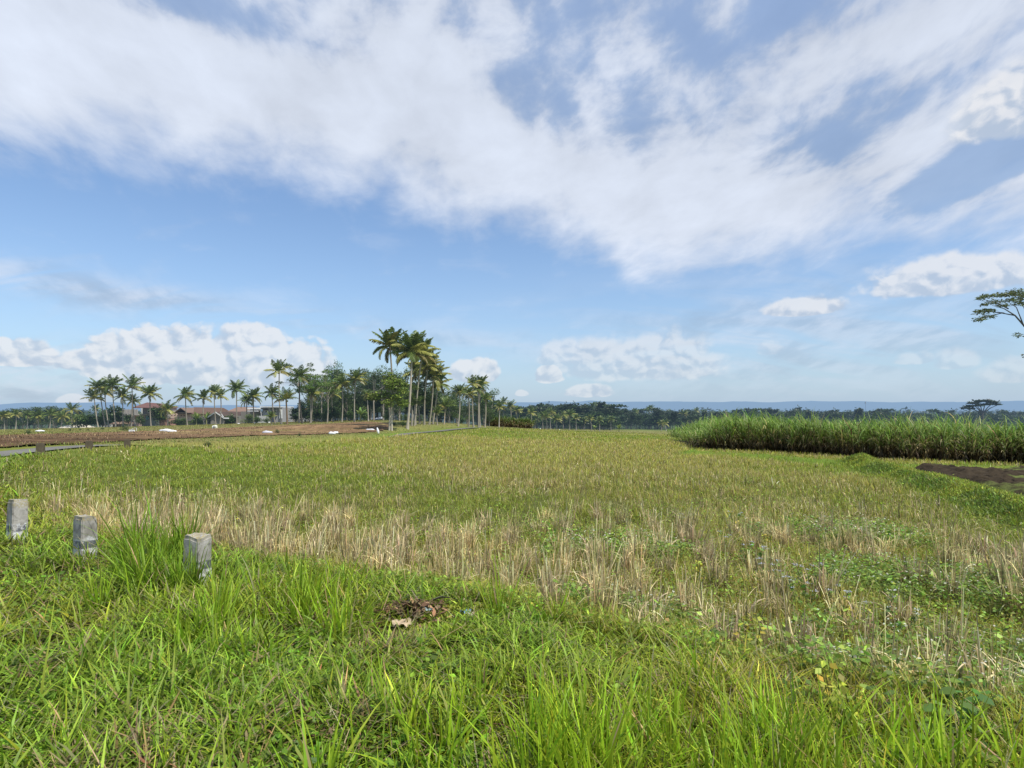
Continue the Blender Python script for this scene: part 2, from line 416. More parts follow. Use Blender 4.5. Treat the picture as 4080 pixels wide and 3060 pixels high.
def build_ground():
    th = np.concatenate([np.linspace(-0.85, 0.85, 480), np.linspace(0.85, 2 * math.pi - 0.85, 90)[1:-1]])
    r = np.concatenate([[0.0], np.exp(np.linspace(math.log(0.6), math.log(16500), 620))])
    R, T = np.meshgrid(r, th, indexing='ij')
    X = R * np.sin(T); Y = R * np.cos(T)
    Z = height(X, Y)
    s, _ = edge_dist(X, Y)
    g = np.clip(greenness(X, Y), 0, 1)
    colr = wetmix(np.broadcast_to(C_OLIVE * 1.0, X.shape + (3,)), np.broadcast_to(C_GREEN * 1.0, X.shape + (3,)), sm(g, 0.35, 0.8))
    colr = wetmix(colr, np.broadcast_to(C_DIRT, X.shape + (3,)), 0.80 * (1 - sm(R, 8, 40)))  # near soil, with the shade of deep gaps put into its colour
    colr = wetmix(colr, np.broadcast_to(np.array((0.16, 0.15, 0.06)), X.shape + (3,)), 0.5 * sm(Y, 60, 90) * vnoise(X * .06, Y * .14, 5))
    colr = colr * (1 - 0.42 * ((1 - sm(s, 0.6, 1.2)) * (1 - sm(R, 12, 20))))[..., None]  # shadow between the verge blades painted into the ground colour
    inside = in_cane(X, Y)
    colr = np.where(inside[..., None], np.array((0.030, 0.026, 0.014)), colr)  # shade under the cane painted as dark ground
    strk = vnoise(X * 0.03, Y * 0.16, 45, 4); farf = sm(Y, 70, 100) * (1 - sm(R, 220, 330)) * sm(X, -8, 6)
    colr = wetmix(colr, np.array((0.23, 0.215, 0.075)) * (0.6 + 0.8 * strk[..., None]), farf * 0.85)
    dry = sm(-s, 2, 6) * sm(Y, 18, 30) * (1 - sm(Y, 160, 240))
    colr = wetmix(colr, np.broadcast_to(np.array((0.20, 0.17, 0.075)), X.shape + (3,)), dry * 0.7)
    colr = wetmix(colr, np.broadcast_to(np.array((0.030, 0.050, 0.018)), X.shape + (3,)), sm(R, 220, 420) * 0.9)
    nr, na = R.shape
    idx = np.arange(nr * na).reshape(nr, na)
    a = idx[:-1]; b = np.roll(idx, -1, 1)[:-1]; c_ = np.roll(idx, -1, 1)[1:]; d = idx[1:]
    F = np.stack([a, d, c_, b], -1)
    V = np.stack([X, Y, Z], -1)
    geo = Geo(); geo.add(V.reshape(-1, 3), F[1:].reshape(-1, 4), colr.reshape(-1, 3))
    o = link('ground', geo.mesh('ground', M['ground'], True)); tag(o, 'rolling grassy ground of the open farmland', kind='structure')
    cx = V[:-1].reshape(nr - 1, na, 3)[..., 0]; cy = V[:-1][..., 1]
    def sheet(name, label, inside, lift, colf, mat):
        f = F[inside]; used = np.unique(f); remap = np.full(nr * na, -1); remap[used] = np.arange(len(used))
        v = V.reshape(-1, 3)[used].copy(); v[:, 2] += lift(v) if callable(lift) else lift
        gg = Geo(); gg.add(v, remap[f], colf(v)); ob = link(name, gg.mesh(name, mat, True)); tag(ob, label, kind='structure'); return ob
    def soil_lift(v): return 0.03 + 0.10 * vnoise(v[:, 0] * 1.3, v[:, 1] * 1.3, 77, 3)
    def brown(v):
        n = vnoise(v[:, 0] * 0.25, v[:, 1] * 0.35, 8, 4)[:, None]; k = vnoise(v[:, 0] * 2.0, v[:, 1] * 1.2, 18, 4)[:, None]
        far = sm(v[:, 1], 30, 60)[:, None]
        c0 = np.array((0.120, 0.074, 0.042)) * (1 - far) + np.array((0.235, 0.150, 0.082)) * far  # paler far part: its sunlit look is put into the soil colour
        return c0 * (0.45 + 0.9 * n) * (0.45 + 1.1 * k) + np.clip(vnoise(v[:, 0] * 0.12, v[:, 1] * 0.5, 28, 3) - 0.55, 0, 1)[:, None] * np.array((0.10, 0.20, 0.0)) * far
    sheet('tilled_field', 'brown tilled field with pale clods beyond the road', polygon_mask(cx, cy, TILLED) & (np.hypot(cx, cy) < 170), soil_lift, brown, M['soil'])
    gx, gy = np.meshgrid(np.arange(9.5, 31, 0.11), np.arange(9.5, 26, 0.13), indexing='ij'); nx, ny = gx.shape
    lump = vnoise(gx * 2.6, gy * 2.0, 5, 4); fine_ = vnoise(gx * 7, gy * 6, 15, 3)
    edge_ = np.abs(edge_dist(gx, gy, np.array(BARE + BARE[:1], float))[0]); gz = height(gx, gy) - 0.06 + sm(edge_, 0, 0.9) * (0.22 + 0.42 * np.clip(lump - 0.42, 0, 1) + 0.10 * fine_)
    cc = np.array((0.044, 0.033, 0.021)) * (0.55 + 0.9 * fine_[..., None]); gre = sm(vnoise(gx * 0.9, gy * 0.9, 25, 4), 0.56, 0.66)
    cc = wetmix(cc, np.broadcast_to(np.array((0.12, 0.15, 0.04)), cc.shape), gre * 0.8)
    ii = np.arange(nx * ny).reshape(nx, ny); f = np.stack([ii[:-1, :-1], ii[1:, :-1], ii[1:, 1:], ii[:-1, 1:]], -1).reshape(-1, 4)
    ins = polygon_mask(gx[:-1, :-1] + .05, gy[:-1, :-1] + .06, BARE).ravel(); f = f[ins]; used = np.unique(f); rm = np.full(nx * ny, -1); rm[used] = np.arange(len(used))
    gg = Geo(); gg.add(np.stack([gx, gy, gz], -1).reshape(-1, 3)[used], rm[f], cc.reshape(-1, 3)[used])
    tag(link('bare_plot', gg.mesh('bare_plot', M['soil'], True)), 'dark bare soil plot with clods in front of the sugarcane', kind='structure')
    # the road: a strip that follows its inner edge
    pts = []
    E = EDGE
    for a_, b_ in zip(E[:-1], E[1:]):
        n = max(2, int(np.hypot(*(b_ - a_)) / 0.7))
        pts += [a_ + (b_ - a_) * t for t in np.linspace(0, 1, n, endpoint=False)]
    pts = np.array(pts); k = np.ones(9) / 9
    pts = np.stack([np.convolve(np.pad(pts[:, i], 4, mode='edge'), k, 'valid') for i in (0, 1)], 1)
    t = np.gradient(pts, axis=0); t /= np.linalg.norm(t, axis=1)[:, None]; nrm = np.stack([-t[:, 1], t[:, 0]], 1)
    W = np.array([0.7, 0.95, 1.2, 1.5, 1.75, 2.0])
    rows = pts[:, None, :] + nrm[:, None, :] * W[None, :, None]
    keep = np.hypot(rows[:, 0, 0], rows[:, 0, 1]) > 12
    rows = rows[keep & (pts[:, 1] > 8)]
    hh = height(rows[..., 0], rows[..., 1]).max(1, keepdims=True) + 0.05
    v = np.concatenate([rows, np.broadcast_to(hh[..., None], rows.shape[:2] + (1,))], -1)
    n, m = v.shape[:2]; ii = np.arange(n * m).reshape(n, m)
    f = np.stack([ii[:-1, :-1], ii[1:, :-1], ii[1:, 1:], ii[:-1, 1:]], -1).reshape(-1, 4)[:, ::-1]
    cr = np.array((0.155, 0.15, 0.135)) * (0.8 + 0.4 * vnoise(v[..., 0].ravel() * .8, v[..., 1].ravel() * .8, 2))[:, None]
    gg = Geo(); gg.add(v.reshape(-1, 3), f, cr)
    tag(link('road', gg.mesh('road', M['road'], True)), 'narrow grey lane curving round the field', kind='structure')
CANE_FRONT = np.array([ground_at(2785, 1791).xy, ground_at(3100, 1806).xy, ground_at(3600, 1835).xy, ground_at(4080, 1852).xy, ground_at(4500, 1872).xy])
def in_cane(x, y): return polygon_mask(x, y, [tuple(p) for p in CANE_FRONT] + [(p[0] + 0.18 * 24, p[1] + 24) for p in CANE_FRONT[::-1]])
build_ground()
# ------------------------------------------------------------------ grass and stubble
def scatter(n, r0, r1, power, half=0.82):
    """Random ground points, thinning with distance (power 0: evenly in r; 1: evenly in log r)."""
    th = RNG.uniform(-half, half, n)
    q = RNG.uniform(0, 1, n)
    r = np.exp(np.log(r0) + q * np.log(r1 / r0)) if power == 1 else r0 + (r1 - r0) * q
    return r * np.sin(th), r * np.cos(th), r

def rnd(n, a, b): return RNG.uniform(a, b, n)
def cvar(c, n, am=0.25, hue=0.12):
    c = np.asarray(c, float)
    k = np.exp(RNG.normal(0, am, n))[:, None]
    h = np.exp(RNG.normal(0, hue, (n, 3)))
    return c * k * h

def cane_side(x, y): return edge_dist(x, y, CANE_FRONT)[0]      # negative inside the cane

def in_field(x, y):
    s, _ = edge_dist(x, y)
    b = edge_dist(x, y, BUND)[0]
    ok = (s > 0.25) & ~polygon_mask(x, y, BARE)
    ok &= ~in_cane(x, y)
    return ok, s

def on_verge(x, y):
    s, _ = edge_dist(x, y)
    return (s < 0.55 + 0.5 * (vnoise(x, y, 55, 2) - 0.5)) & (s > -9) , s

_h = ground_at(1640, 2460); HEAP = (_h.x, _h.y)
def build_verge():
    geo = Geo()
    # broad short blades lying every way
    x, y, r = scatter(260000, 1.9, 24, 1); ok, s = on_verge(x, y); x, y, r, s = x[ok], y[ok], r[ok], s[ok]
    onroad = (np.hypot(x, y) > 11.5) & (s < -0.42); x, y, r, s = x[~onroad], y[~onroad], r[~onroad], s[~onroad]
    clump = vnoise(x * 2.2, y * 2.2, 61, 3); big = vnoise(x * 0.6, y * 0.6, 62, 2)
    keep = RNG.uniform(0, 1, len(x)) < 0.16 + 1.0 * sm(clump, 0.3, 0.6); x, y, r, s, clump, big = x[keep], y[keep], r[keep], s[keep], clump[keep], big[keep]
    n = len(x); z = height(x, y)
    right = sm(x - 0.25 * y, -0.8, 0.6)               # yellower towards the right
    lod = np.maximum(1, r / 7)
    L = rnd(n, 0.08, 0.26) * (0.75 + 0.6 * clump); W = rnd(n, 0.007, 0.019) * lod * (0.65 + 0.35 * (1 - right))
    c = cvar((0.225, 0.335, 0.030), n, 0.42, 0.09) * (1 - right)[:, None] + cvar((0.330, 0.340, 0.040), n, 0.42, 0.10) * right[:, None]
    ylw = sm(big, 0.50, 0.72)[:, None] * 0.75; c = c * (1 - ylw) + c * np.array((1.35, 1.02, 1.0)) * ylw
    thatch = sm(vnoise(x * 1.1, y * 1.1, 66, 3), .58, .70)
    dry = RNG.uniform(0, 1, n) < 0.05 + 0.40 * thatch + 0.10 * right + 0.08 * ylw[:, 0]; c[dry] = cvar((0.34, 0.27, 0.13), dry.sum(), 0.25)
    hp = np.exp(-(((x - HEAP[0]) / 0.55) ** 2 + ((y - HEAP[1] + 0.25) / 0.50) ** 2)); L = L * (1 - 0.75 * hp)
    z0 = z * 1.0 + (1 - hp) * rnd(n, 0, 0.10) * (clump + 0.3)
    strips(geo, np.stack([x, y, z0], -1), rnd(n, 0, 6.28), rnd(n, 0.35, 1.25), rnd(n, 0.1, 1.3), L, W, c * 0.50, c * 1.22, 3, RNG.normal(0, 0.5, n))  # roots coloured darker to stand in for shadow between the blades
    # clover-like round leaves low down
    x, y, r = scatter(80000, 1.9, 11, 1); ok, s = on_verge(x, y); x, y, r = x[ok], y[ok], r[ok]
    cl = vnoise(x * 1.3, y * 1.3, 64, 3); k = cl > 0.50; x, y, r = x[k], y[k], r[k]; n = len(x)
    c = cvar((0.150, 0.260, 0.024), n, 0.36, 0.08)
    leaves(geo, np.stack([x, y, height(x, y) + rnd(n, 0.02, 0.15)], -1), rnd(n, 0, 6.28), rnd(n, -0.3, 0.7), rnd(n, 0.02, 0.06) * np.maximum(1, r / 7), rnd(n, 0.5, 1.0), c)
    # creeping fine weed on the drop to the field
    x, y, r = scatter(420000, 3.0, 16, 1); s, _ = edge_dist(x, y)
    k = (s > -0.5) & (s < 1.5) & (x < 3.2); x, y, r, s = x[k], y[k], r[k], s[k]; n = len(x)
    c = cvar((0.265, 0.320, 0.034), n, 0.36, 0.10)
    mound = 0.15 * vnoise(x * 2.4, y * 2.4, 67, 3) * (1 - np.exp(-(((x - HEAP[0]) / .5) ** 2 + ((y - HEAP[1] + .2) / .45) ** 2)))
    leaves(geo, np.stack([x, y, height(x, y) + rnd(n, 0.3, 1.0) * mound], -1), rnd(n, 0, 6.28), rnd(n, -0.5, 1.0), rnd(n, 0.02, 0.045) * np.maximum(1, r / 8), rnd(n, 0.3, 0.5), c)
    # dry strands lying about
    n = 5200; x, y, r = scatter(n, 2, 10, 0); ok, s = on_verge(x, y); x, y = x[ok], y[ok]; n = len(x)
    c = cvar((0.40, 0.33, 0.17), n, 0.2)
    strips(geo, np.stack([x, y, height(x, y) + rnd(n, 0.03, 0.15)], -1), rnd(n, 0, 6.28), rnd(n, 0.9, 1.6), rnd(n, -0.2, 0.8), rnd(n, 0.12, 0.35), rnd(n, 0.003, 0.008), c, c, 3)
    tag(link('verge_grass', geo.mesh('verge_grass', M['blade'])), 'lush bright green grass and weeds on the near verge', 'grass', kind='stuff')

def tufts(geo, spots, per, Lr, Wr, tilt, bend, c0, am=0.25, spread=0.1, dry=0.04):
    """Upright tufts: many long blades from each spot."""
    spots = np.asarray(spots, float); m = len(spots); n = m * per
    i = np.repeat(np.arange(m), per); sc = np.exp(RNG.normal(0, 0.2, m))[i]
    a = rnd(n, 0, 6.28); rr = np.abs(RNG.normal(0, spread, n)); x = spots[i, 0] + rr * np.cos(a); y = spots[i, 1] + rr * np.sin(a)
    c = cvar(c0, n, am, 0.08) * np.exp(RNG.normal(0, 0.15, m))[i][:, None]
    d = RNG.uniform(0, 1, n) < dry; c[d] = cvar((0.36, 0.30, 0.14), d.sum(), 0.2)
    az = np.where(RNG.uniform(0, 1, n) < 0.6, a, rnd(n, 0, 6.28))
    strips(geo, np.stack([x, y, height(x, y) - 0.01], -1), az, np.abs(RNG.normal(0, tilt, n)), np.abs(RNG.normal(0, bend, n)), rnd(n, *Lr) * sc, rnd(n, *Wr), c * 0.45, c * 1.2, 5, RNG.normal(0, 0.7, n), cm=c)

def build_tall_grass():
    geo = Geo()
    # the long tuft beside the third post, and the belt of long blades in front
    sp = []
    for _ in range(26):
        p = ground_at(random.uniform(520, 770), random.uniform(2230, 2400)); sp.append((p.x, p.y))
    tufts(geo, sp, 30, (0.32, 0.66), (0.010, 0.020), 0.22, 0.7, (0.185, 0.290, 0.020), spread=0.06)
    sp = []
    while len(sp) < 130:
        x, y, r = scatter(1, 2.4, 6.5, 0, 0.75); x, y = float(x[0]), float(y[0]); s = float(edge_dist(np.array([x]), np.array([y]))[0][0])
        if s > 0.3 or math.hypot(x - HEAP[0], y - HEAP[1]) < 0.5: continue
        w = math.exp(-((x - 0.75) / 1.05) ** 2) * math.exp(-((y - 2.6) / 0.42) ** 2) + 0.40 * math.exp(-((x + 1.9) / 0.7) ** 2 - ((y - 4.9) / 0.55) ** 2) + 0.02
        if random.random() < w: sp.append((x, y))
    tufts(geo, sp, 24, (0.22, 0.50), (0.009, 0.019), 0.26, 0.6, (0.265, 0.385, 0.022), spread=0.09)
    sp = []
    while len(sp) < 210:
        x, y, r = scatter(1, 2.4, 9.5, 0, 0.8); x, y = float(x[0]), float(y[0]); s = float(edge_dist(np.array([x]), np.array([y]))[0][0])
        if s < 0.0 and random.random() < (0.8 if x < -0.9 or y < 3.2 else 0.12) and not (r > 9 and s < -0.5): sp.append((x, y))
    tufts(geo, sp, 12, (0.16, 0.40), (0.009, 0.018), 0.5, 0.9, (0.215, 0.315, 0.026), spread=0.09, dry=0.08)
    sp = []
    for q in ((787, 2345), (338, 2246), (64, 2172)):
        g_ = ground_at(*q)
        for _ in range(7): a = random.uniform(3.4, 6.4); sp.append((g_.x + .26 * math.cos(a), g_.y + .26 * math.sin(a)))
    tufts(geo, sp, 16, (0.14, 0.34), (0.008, 0.016), 0.4, 0.8, (0.215, 0.315, 0.026), spread=0.07)
    # scattered single long blades arching over
    n = 1000; x, y, r = scatter(n, 2.4, 9, 0); ok, s = on_verge(x, y); x, y = x[ok], y[ok]; n = len(x)
    c = cvar((0.29, 0.39, 0.04), n, 0.3)
    strips(geo, np.stack([x, y, height(x, y)], -1), rnd(n, 0, 6.28), rnd(n, 0.1, 0.8), rnd(n, 0.3, 1.6), rnd(n, 0.25, 0.55), rnd(n, 0.009, 0.019), c * 0.6, c * 1.2, 6, RNG.normal(0, .5, n))
    tag(link('tall_grass', geo.mesh('tall_grass', M['blade'])), 'long upright bright green grass blades in the foreground', 'grass', kind='stuff')

def build_field():
    geo = Geo()
    x, y, r = scatter(760000, 3.2, 120, 1); ok, s = in_field(x, y); x, y, r, s = x[ok], y[ok], r[ok], s[ok]
    g = np.clip(greenness(x, y), 0, 1); f = vnoise(x * 1.4, y * 1.4, 71, 3); f2 = vnoise(x * 0.5, y * 0.35, 72, 3)
    rows = np.sin((x * math.cos(.14) - y * math.sin(.14)) * 2 * math.pi / 0.92 + 2.5 * vnoise(x * .3, y * .3, 95, 2))
    keep = RNG.uniform(0, 1, len(x)) < (0.42 + 0.75 * sm(f, 0.3, 0.62)) * (1 + 0.45 * rows * (1 - sm(r, 25, 50))); x, y, r, s, g, f, f2 = [q[keep] for q in (x, y, r, s, g, f, f2)]
    n = len(x); z = height(x, y)
    lod = np.maximum(1, r / 8)
    gg = sm(g + RNG.normal(0, 0.12, n), 0.36, 0.85)
    b1, b2 = bund_dist(x, y); bd = np.minimum(b1, b2) < 0.9
    # mostly olive, half-dry grass; greener patches; a share of straw
    straw = RNG.uniform(0, 1, n) < np.clip((0.44 - 0.38 * gg + 0.35 * (f2 - 0.5)) * (0.55 + 0.45 * sm(r, 6, 14)), 0.02, 0.7)
    c = cvar((0.420, 0.410, 0.075), n, 0.34, 0.10) * (1 - gg)[:, None] + cvar((0.290, 0.350, 0.042), n, 0.34, 0.08) * gg[:, None]
    c[straw] = cvar((0.54, 0.45, 0.19), straw.sum(), 0.28, 0.07)
    c[bd & ~straw] = cvar((0.290, 0.375, 0.035), (bd & ~straw).sum(), 0.3)
    L = rnd(n, 0.07, 0.27) * (0.6 + 0.8 * f) * (1 - 0.35 * gg) * np.where(r > 45, 1.25, 1.0); W = rnd(n, 0.004, 0.009) * lod
    upr = RNG.uniform(0, 1, n) < 0.6
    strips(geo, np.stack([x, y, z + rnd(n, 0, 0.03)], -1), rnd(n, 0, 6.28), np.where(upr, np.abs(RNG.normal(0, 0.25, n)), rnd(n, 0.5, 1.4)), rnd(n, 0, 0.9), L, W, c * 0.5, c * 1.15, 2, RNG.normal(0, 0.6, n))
    # low broad-leaved weeds
    x, y, r = scatter(200000, 3.2, 22, 1); ok, s = in_field(x, y); x, y, r = x[ok], y[ok], r[ok]
    w = vnoise(x * 0.8, y * 0.8, 74, 4) + 0.16 * sm(x, -1.5, 0.5) * (1 - sm(r, 8, 14)) + 0.20 * sm(x, 0.5, 3.5) * (1 - sm(r, 9, 16)); k = (w > 0.50) & (RNG.uniform(0, 1, len(x)) < 1 - 0.8 * sm(r, 8, 20)); x, y, r = x[k], y[k], r[k]; n = len(x)
    c = cvar((0.215, 0.300, 0.036), n, 0.38, 0.12); ye = RNG.uniform(0, 1, n) < 0.05; c[ye] = cvar((0.42, 0.40, 0.06), ye.sum(), 0.2)
    leaves(geo, np.stack([x, y, height(x, y) + rnd(n, 0.02, 0.20)], -1), rnd(n, 0, 6.28), rnd(n, -0.6, 0.9), rnd(n, 0.018, 0.05) * np.maximum(1, r / 14), rnd(n, 0.4, 0.85), c)
    m_ = 70000; line_ = np.array([(10.4, 10.6), (10.9, 12.6), (12.8, 18), (15.0, 25.6), (15.6, 27.2)]); seg_ = np.concatenate([[0], np.cumsum(np.hypot(*np.diff(line_, axis=0).T))]); q_ = RNG.uniform(0, 1, m_) * seg_[-1]
    bx = np.interp(q_, seg_, line_[:, 0]); by = np.interp(q_, seg_, line_[:, 1]); off = RNG.normal(0, 0.42, m_) - 0.12
    x = bx + off + (vnoise(by * .7, by * 0 + 3, 98, 3) - .5) * .5; y = by + RNG.normal(0, .2, m_); n = m_
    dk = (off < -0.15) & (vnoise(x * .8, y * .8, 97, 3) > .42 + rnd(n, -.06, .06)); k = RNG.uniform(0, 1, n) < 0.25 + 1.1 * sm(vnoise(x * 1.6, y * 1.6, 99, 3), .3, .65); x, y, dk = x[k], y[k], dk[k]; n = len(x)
    c = cvar((0.27, 0.32, 0.045), n, .34); c[dk] = cvar((0.140, 0.205, 0.032), dk.sum(), .4)  # shaded near side of the bank painted as darker weeds
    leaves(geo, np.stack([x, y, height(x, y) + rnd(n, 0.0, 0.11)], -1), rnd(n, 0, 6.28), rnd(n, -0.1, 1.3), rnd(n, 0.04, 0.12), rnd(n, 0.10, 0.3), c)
    # specks of white blossom among the weeds on the right
    x = rnd(5200, 0.6, 6.5); y = rnd(5200, 3.6, 11); ok, _s = in_field(x, y); k = ok & (vnoise(x * .7, y * .7, 79, 3) > .50); x, y = x[k], y[k]; n = len(x)
    leaves(geo, np.stack([x, y, height(x, y) + rnd(n, 0.22, 0.38)], -1), rnd(n, 0, 6.28), rnd(n, -.2, .6), rnd(n, 0.014, 0.030), np.full(n, .9), cvar((.66, .66, .52), n, .15, .04))
    x = rnd(60000, 0.4, 6.5); y = rnd(60000, 3.4, 11); ok, _s = in_field(x, y); k = ok & (vnoise(x * .7, y * .7, 79, 3) > .46); x, y = x[k], y[k]; n = len(x)
    leaves(geo, np.stack([x, y, height(x, y) + rnd(n, 0.04, 0.32)], -1), rnd(n, 0, 6.28), rnd(n, -.5, .7), rnd(n, 0.03, 0.075), rnd(n, .4, .7), cvar((0.185, 0.275, 0.045), n, .4, .1))
    tag(link('field_grass', geo.mesh('field_grass', M['blade'])), 'olive and straw-coloured grass and weeds covering the fallow field', 'grass', kind='stuff')
    # short dry grass on the land beyond the road
    geo = Geo(); x, y, r = scatter(210000, 22, 260, 1, 0.75); s, _ = edge_dist(x, y)
    k = (s < -3.4) & ((x < 8) | (y > 95)) & ~in_cane(x, y) & ~polygon_mask(x, y, TILLED); x, y, r, s = x[k], y[k], r[k], s[k]; n = len(x)
    f = vnoise(x * 0.15, y * 0.3, 81, 4)
    c = cvar((0.38, 0.31, 0.125), n, 0.25) * (1 - f)[:, None] + cvar((0.20, 0.27, 0.055), n, 0.25) * f[:, None]
    strips(geo, np.stack([x, y, height(x, y)], -1), rnd(n, 0, 6.28), rnd(n, 0, 0.8), rnd(n, 0, 0.8), rnd(n, 0.05, 0.17), rnd(n, 0.004, 0.008) * r / 8, c * 0.6, c * 1.1, 2)
    # grass margin on both sides of the lane and on the sunny bank
    x, y, r = scatter(130000, 16, 110, 1, 0.75); s, _ = edge_dist(x, y)
    k = ((s > -0.35) & (s < 0.5)) | ((s < -3.35) & (s > -5.2) & (y > 18)); x, y, r, s = x[k], y[k], r[k], s[k]; n = len(x)
    c = cvar((0.28, 0.34, 0.07), n, 0.25); bank = (y > 62) & (s < -3); c[bank] = cvar((0.44, 0.37, 0.14), bank.sum(), 0.25)
    strips(geo, np.stack([x, y, height(x, y)], -1), rnd(n, 0, 6.28), rnd(n, 0, 0.9), rnd(n, 0, 0.8), rnd(n, 0.06, 0.20), rnd(n, 0.004, 0.007) * r / 8, c * 0.6, c * 1.1, 2)
    # dry stubble and clods turned up on the tilled field
    x, y, r = scatter(150000, 20, 125, 1, 0.75); k = polygon_mask(x, y, TILLED) & (RNG.uniform(0, 1, len(x)) < sm(vnoise(x * .5, y * .25, 88, 4), .38, .62)); x, y, r = x[k], y[k], r[k]; n = len(x)
    c = cvar((0.32, 0.215, 0.115), n, .40, .06); dkc = RNG.uniform(0, 1, n) < .4; c[dkc] = cvar((0.085, 0.052, 0.032), dkc.sum(), .3)
    strips(geo, np.stack([x, y, height(x, y) + .05], -1), rnd(n, 0, 6.28), rnd(n, 0.2, 1.4), rnd(n, 0, .6), rnd(n, .06, .20), rnd(n, .012, .03) * r / 25, c * .8, c, 2)
    # grass creeping into the bare plot
    x = rnd(26000, 9.5, 31); y = rnd(26000, 9.5, 26); k = polygon_mask(x, y, BARE) & (vnoise(x * 0.9, y * 0.9, 25, 4) > 0.46 + rnd(26000, -.04, .10)); x, y = x[k], y[k]; n = len(x); c = cvar((0.25, 0.31, 0.07), n, 0.3)
    strips(geo, np.stack([x, y, height(x, y) + .05], -1), rnd(n, 0, 6.28), rnd(n, 0, 1.0), rnd(n, 0, 0.9), rnd(n, 0.06, 0.2), rnd(n, 0.01, 0.02), c * 0.6, c * 1.1, 2)
    tag(link('roadside_grass', geo.mesh('roadside_grass', M['blade'])), 'short dry grass along the lane and between the far plots', 'grass', kind='stuff')

def straw_clump(geo, base, k, lod=1.0, h=1.0, green=0.10):
    """One cut rice plant: a fistful of upright straws of uneven length, bent leaves hanging from them."""
    tone = np.exp(RNG.normal(0, .16)) * np.array((1.0, RNG.uniform(.94, 1.03), RNG.uniform(.85, 1.1)))
    a = rnd(k, 0, 6.28); rr = np.sqrt(RNG.uniform(0, 1, k)) * 0.10 * lod ** 0.3
    c = cvar(np.array((0.58, 0.475, 0.245)) * tone, k, 0.32, 0.06); c[RNG.uniform(0, 1, k) < green] = np.array((0.30, 0.32, 0.06))
    dark = RNG.uniform(0, 1, k) < .20; c[dark] *= .5
    b = np.stack([base[0] + rr * np.cos(a), base[1] + rr * np.sin(a), np.full(k, base[2] - 0.01)], -1)
    L = np.exp(RNG.normal(-1.28, .30, k)) * h; lean = RNG.normal(0, .10, 2)
    az = np.where(RNG.uniform(0, 1, k) < .5, a, math.atan2(lean[1], lean[0]))
    strips(geo, b, az + RNG.normal(0, 0.5, k), np.abs(RNG.normal(0, 0.13, k)) + .3 * np.hypot(*lean), RNG.normal(0.05, 0.16, k), L, rnd(k, 0.004, 0.011) * lod, c * 0.36, c * 1.15, 2, RNG.normal(0, 1, k), prof=np.array((1.0, 0.95, 0.6)))
    m = max(3, k // 3); a = rnd(m, 0, 6.28); c = cvar(np.array((0.62, 0.52, 0.28)) * tone, m, 0.30, 0.06)
    b = np.stack([base[0] + RNG.normal(0, .05, m), base[1] + RNG.normal(0, .05, m), base[2] + rnd(m, 0.03, 0.24) * h], -1)
    strips(geo, b, a, rnd(m, 0.1, 0.9), rnd(m, 1.0, 2.8), rnd(m, 0.10, 0.30) * h, rnd(m, 0.004, 0.012) * lod, c * 0.8, c * 1.1, 5, RNG.normal(0, .6, m))

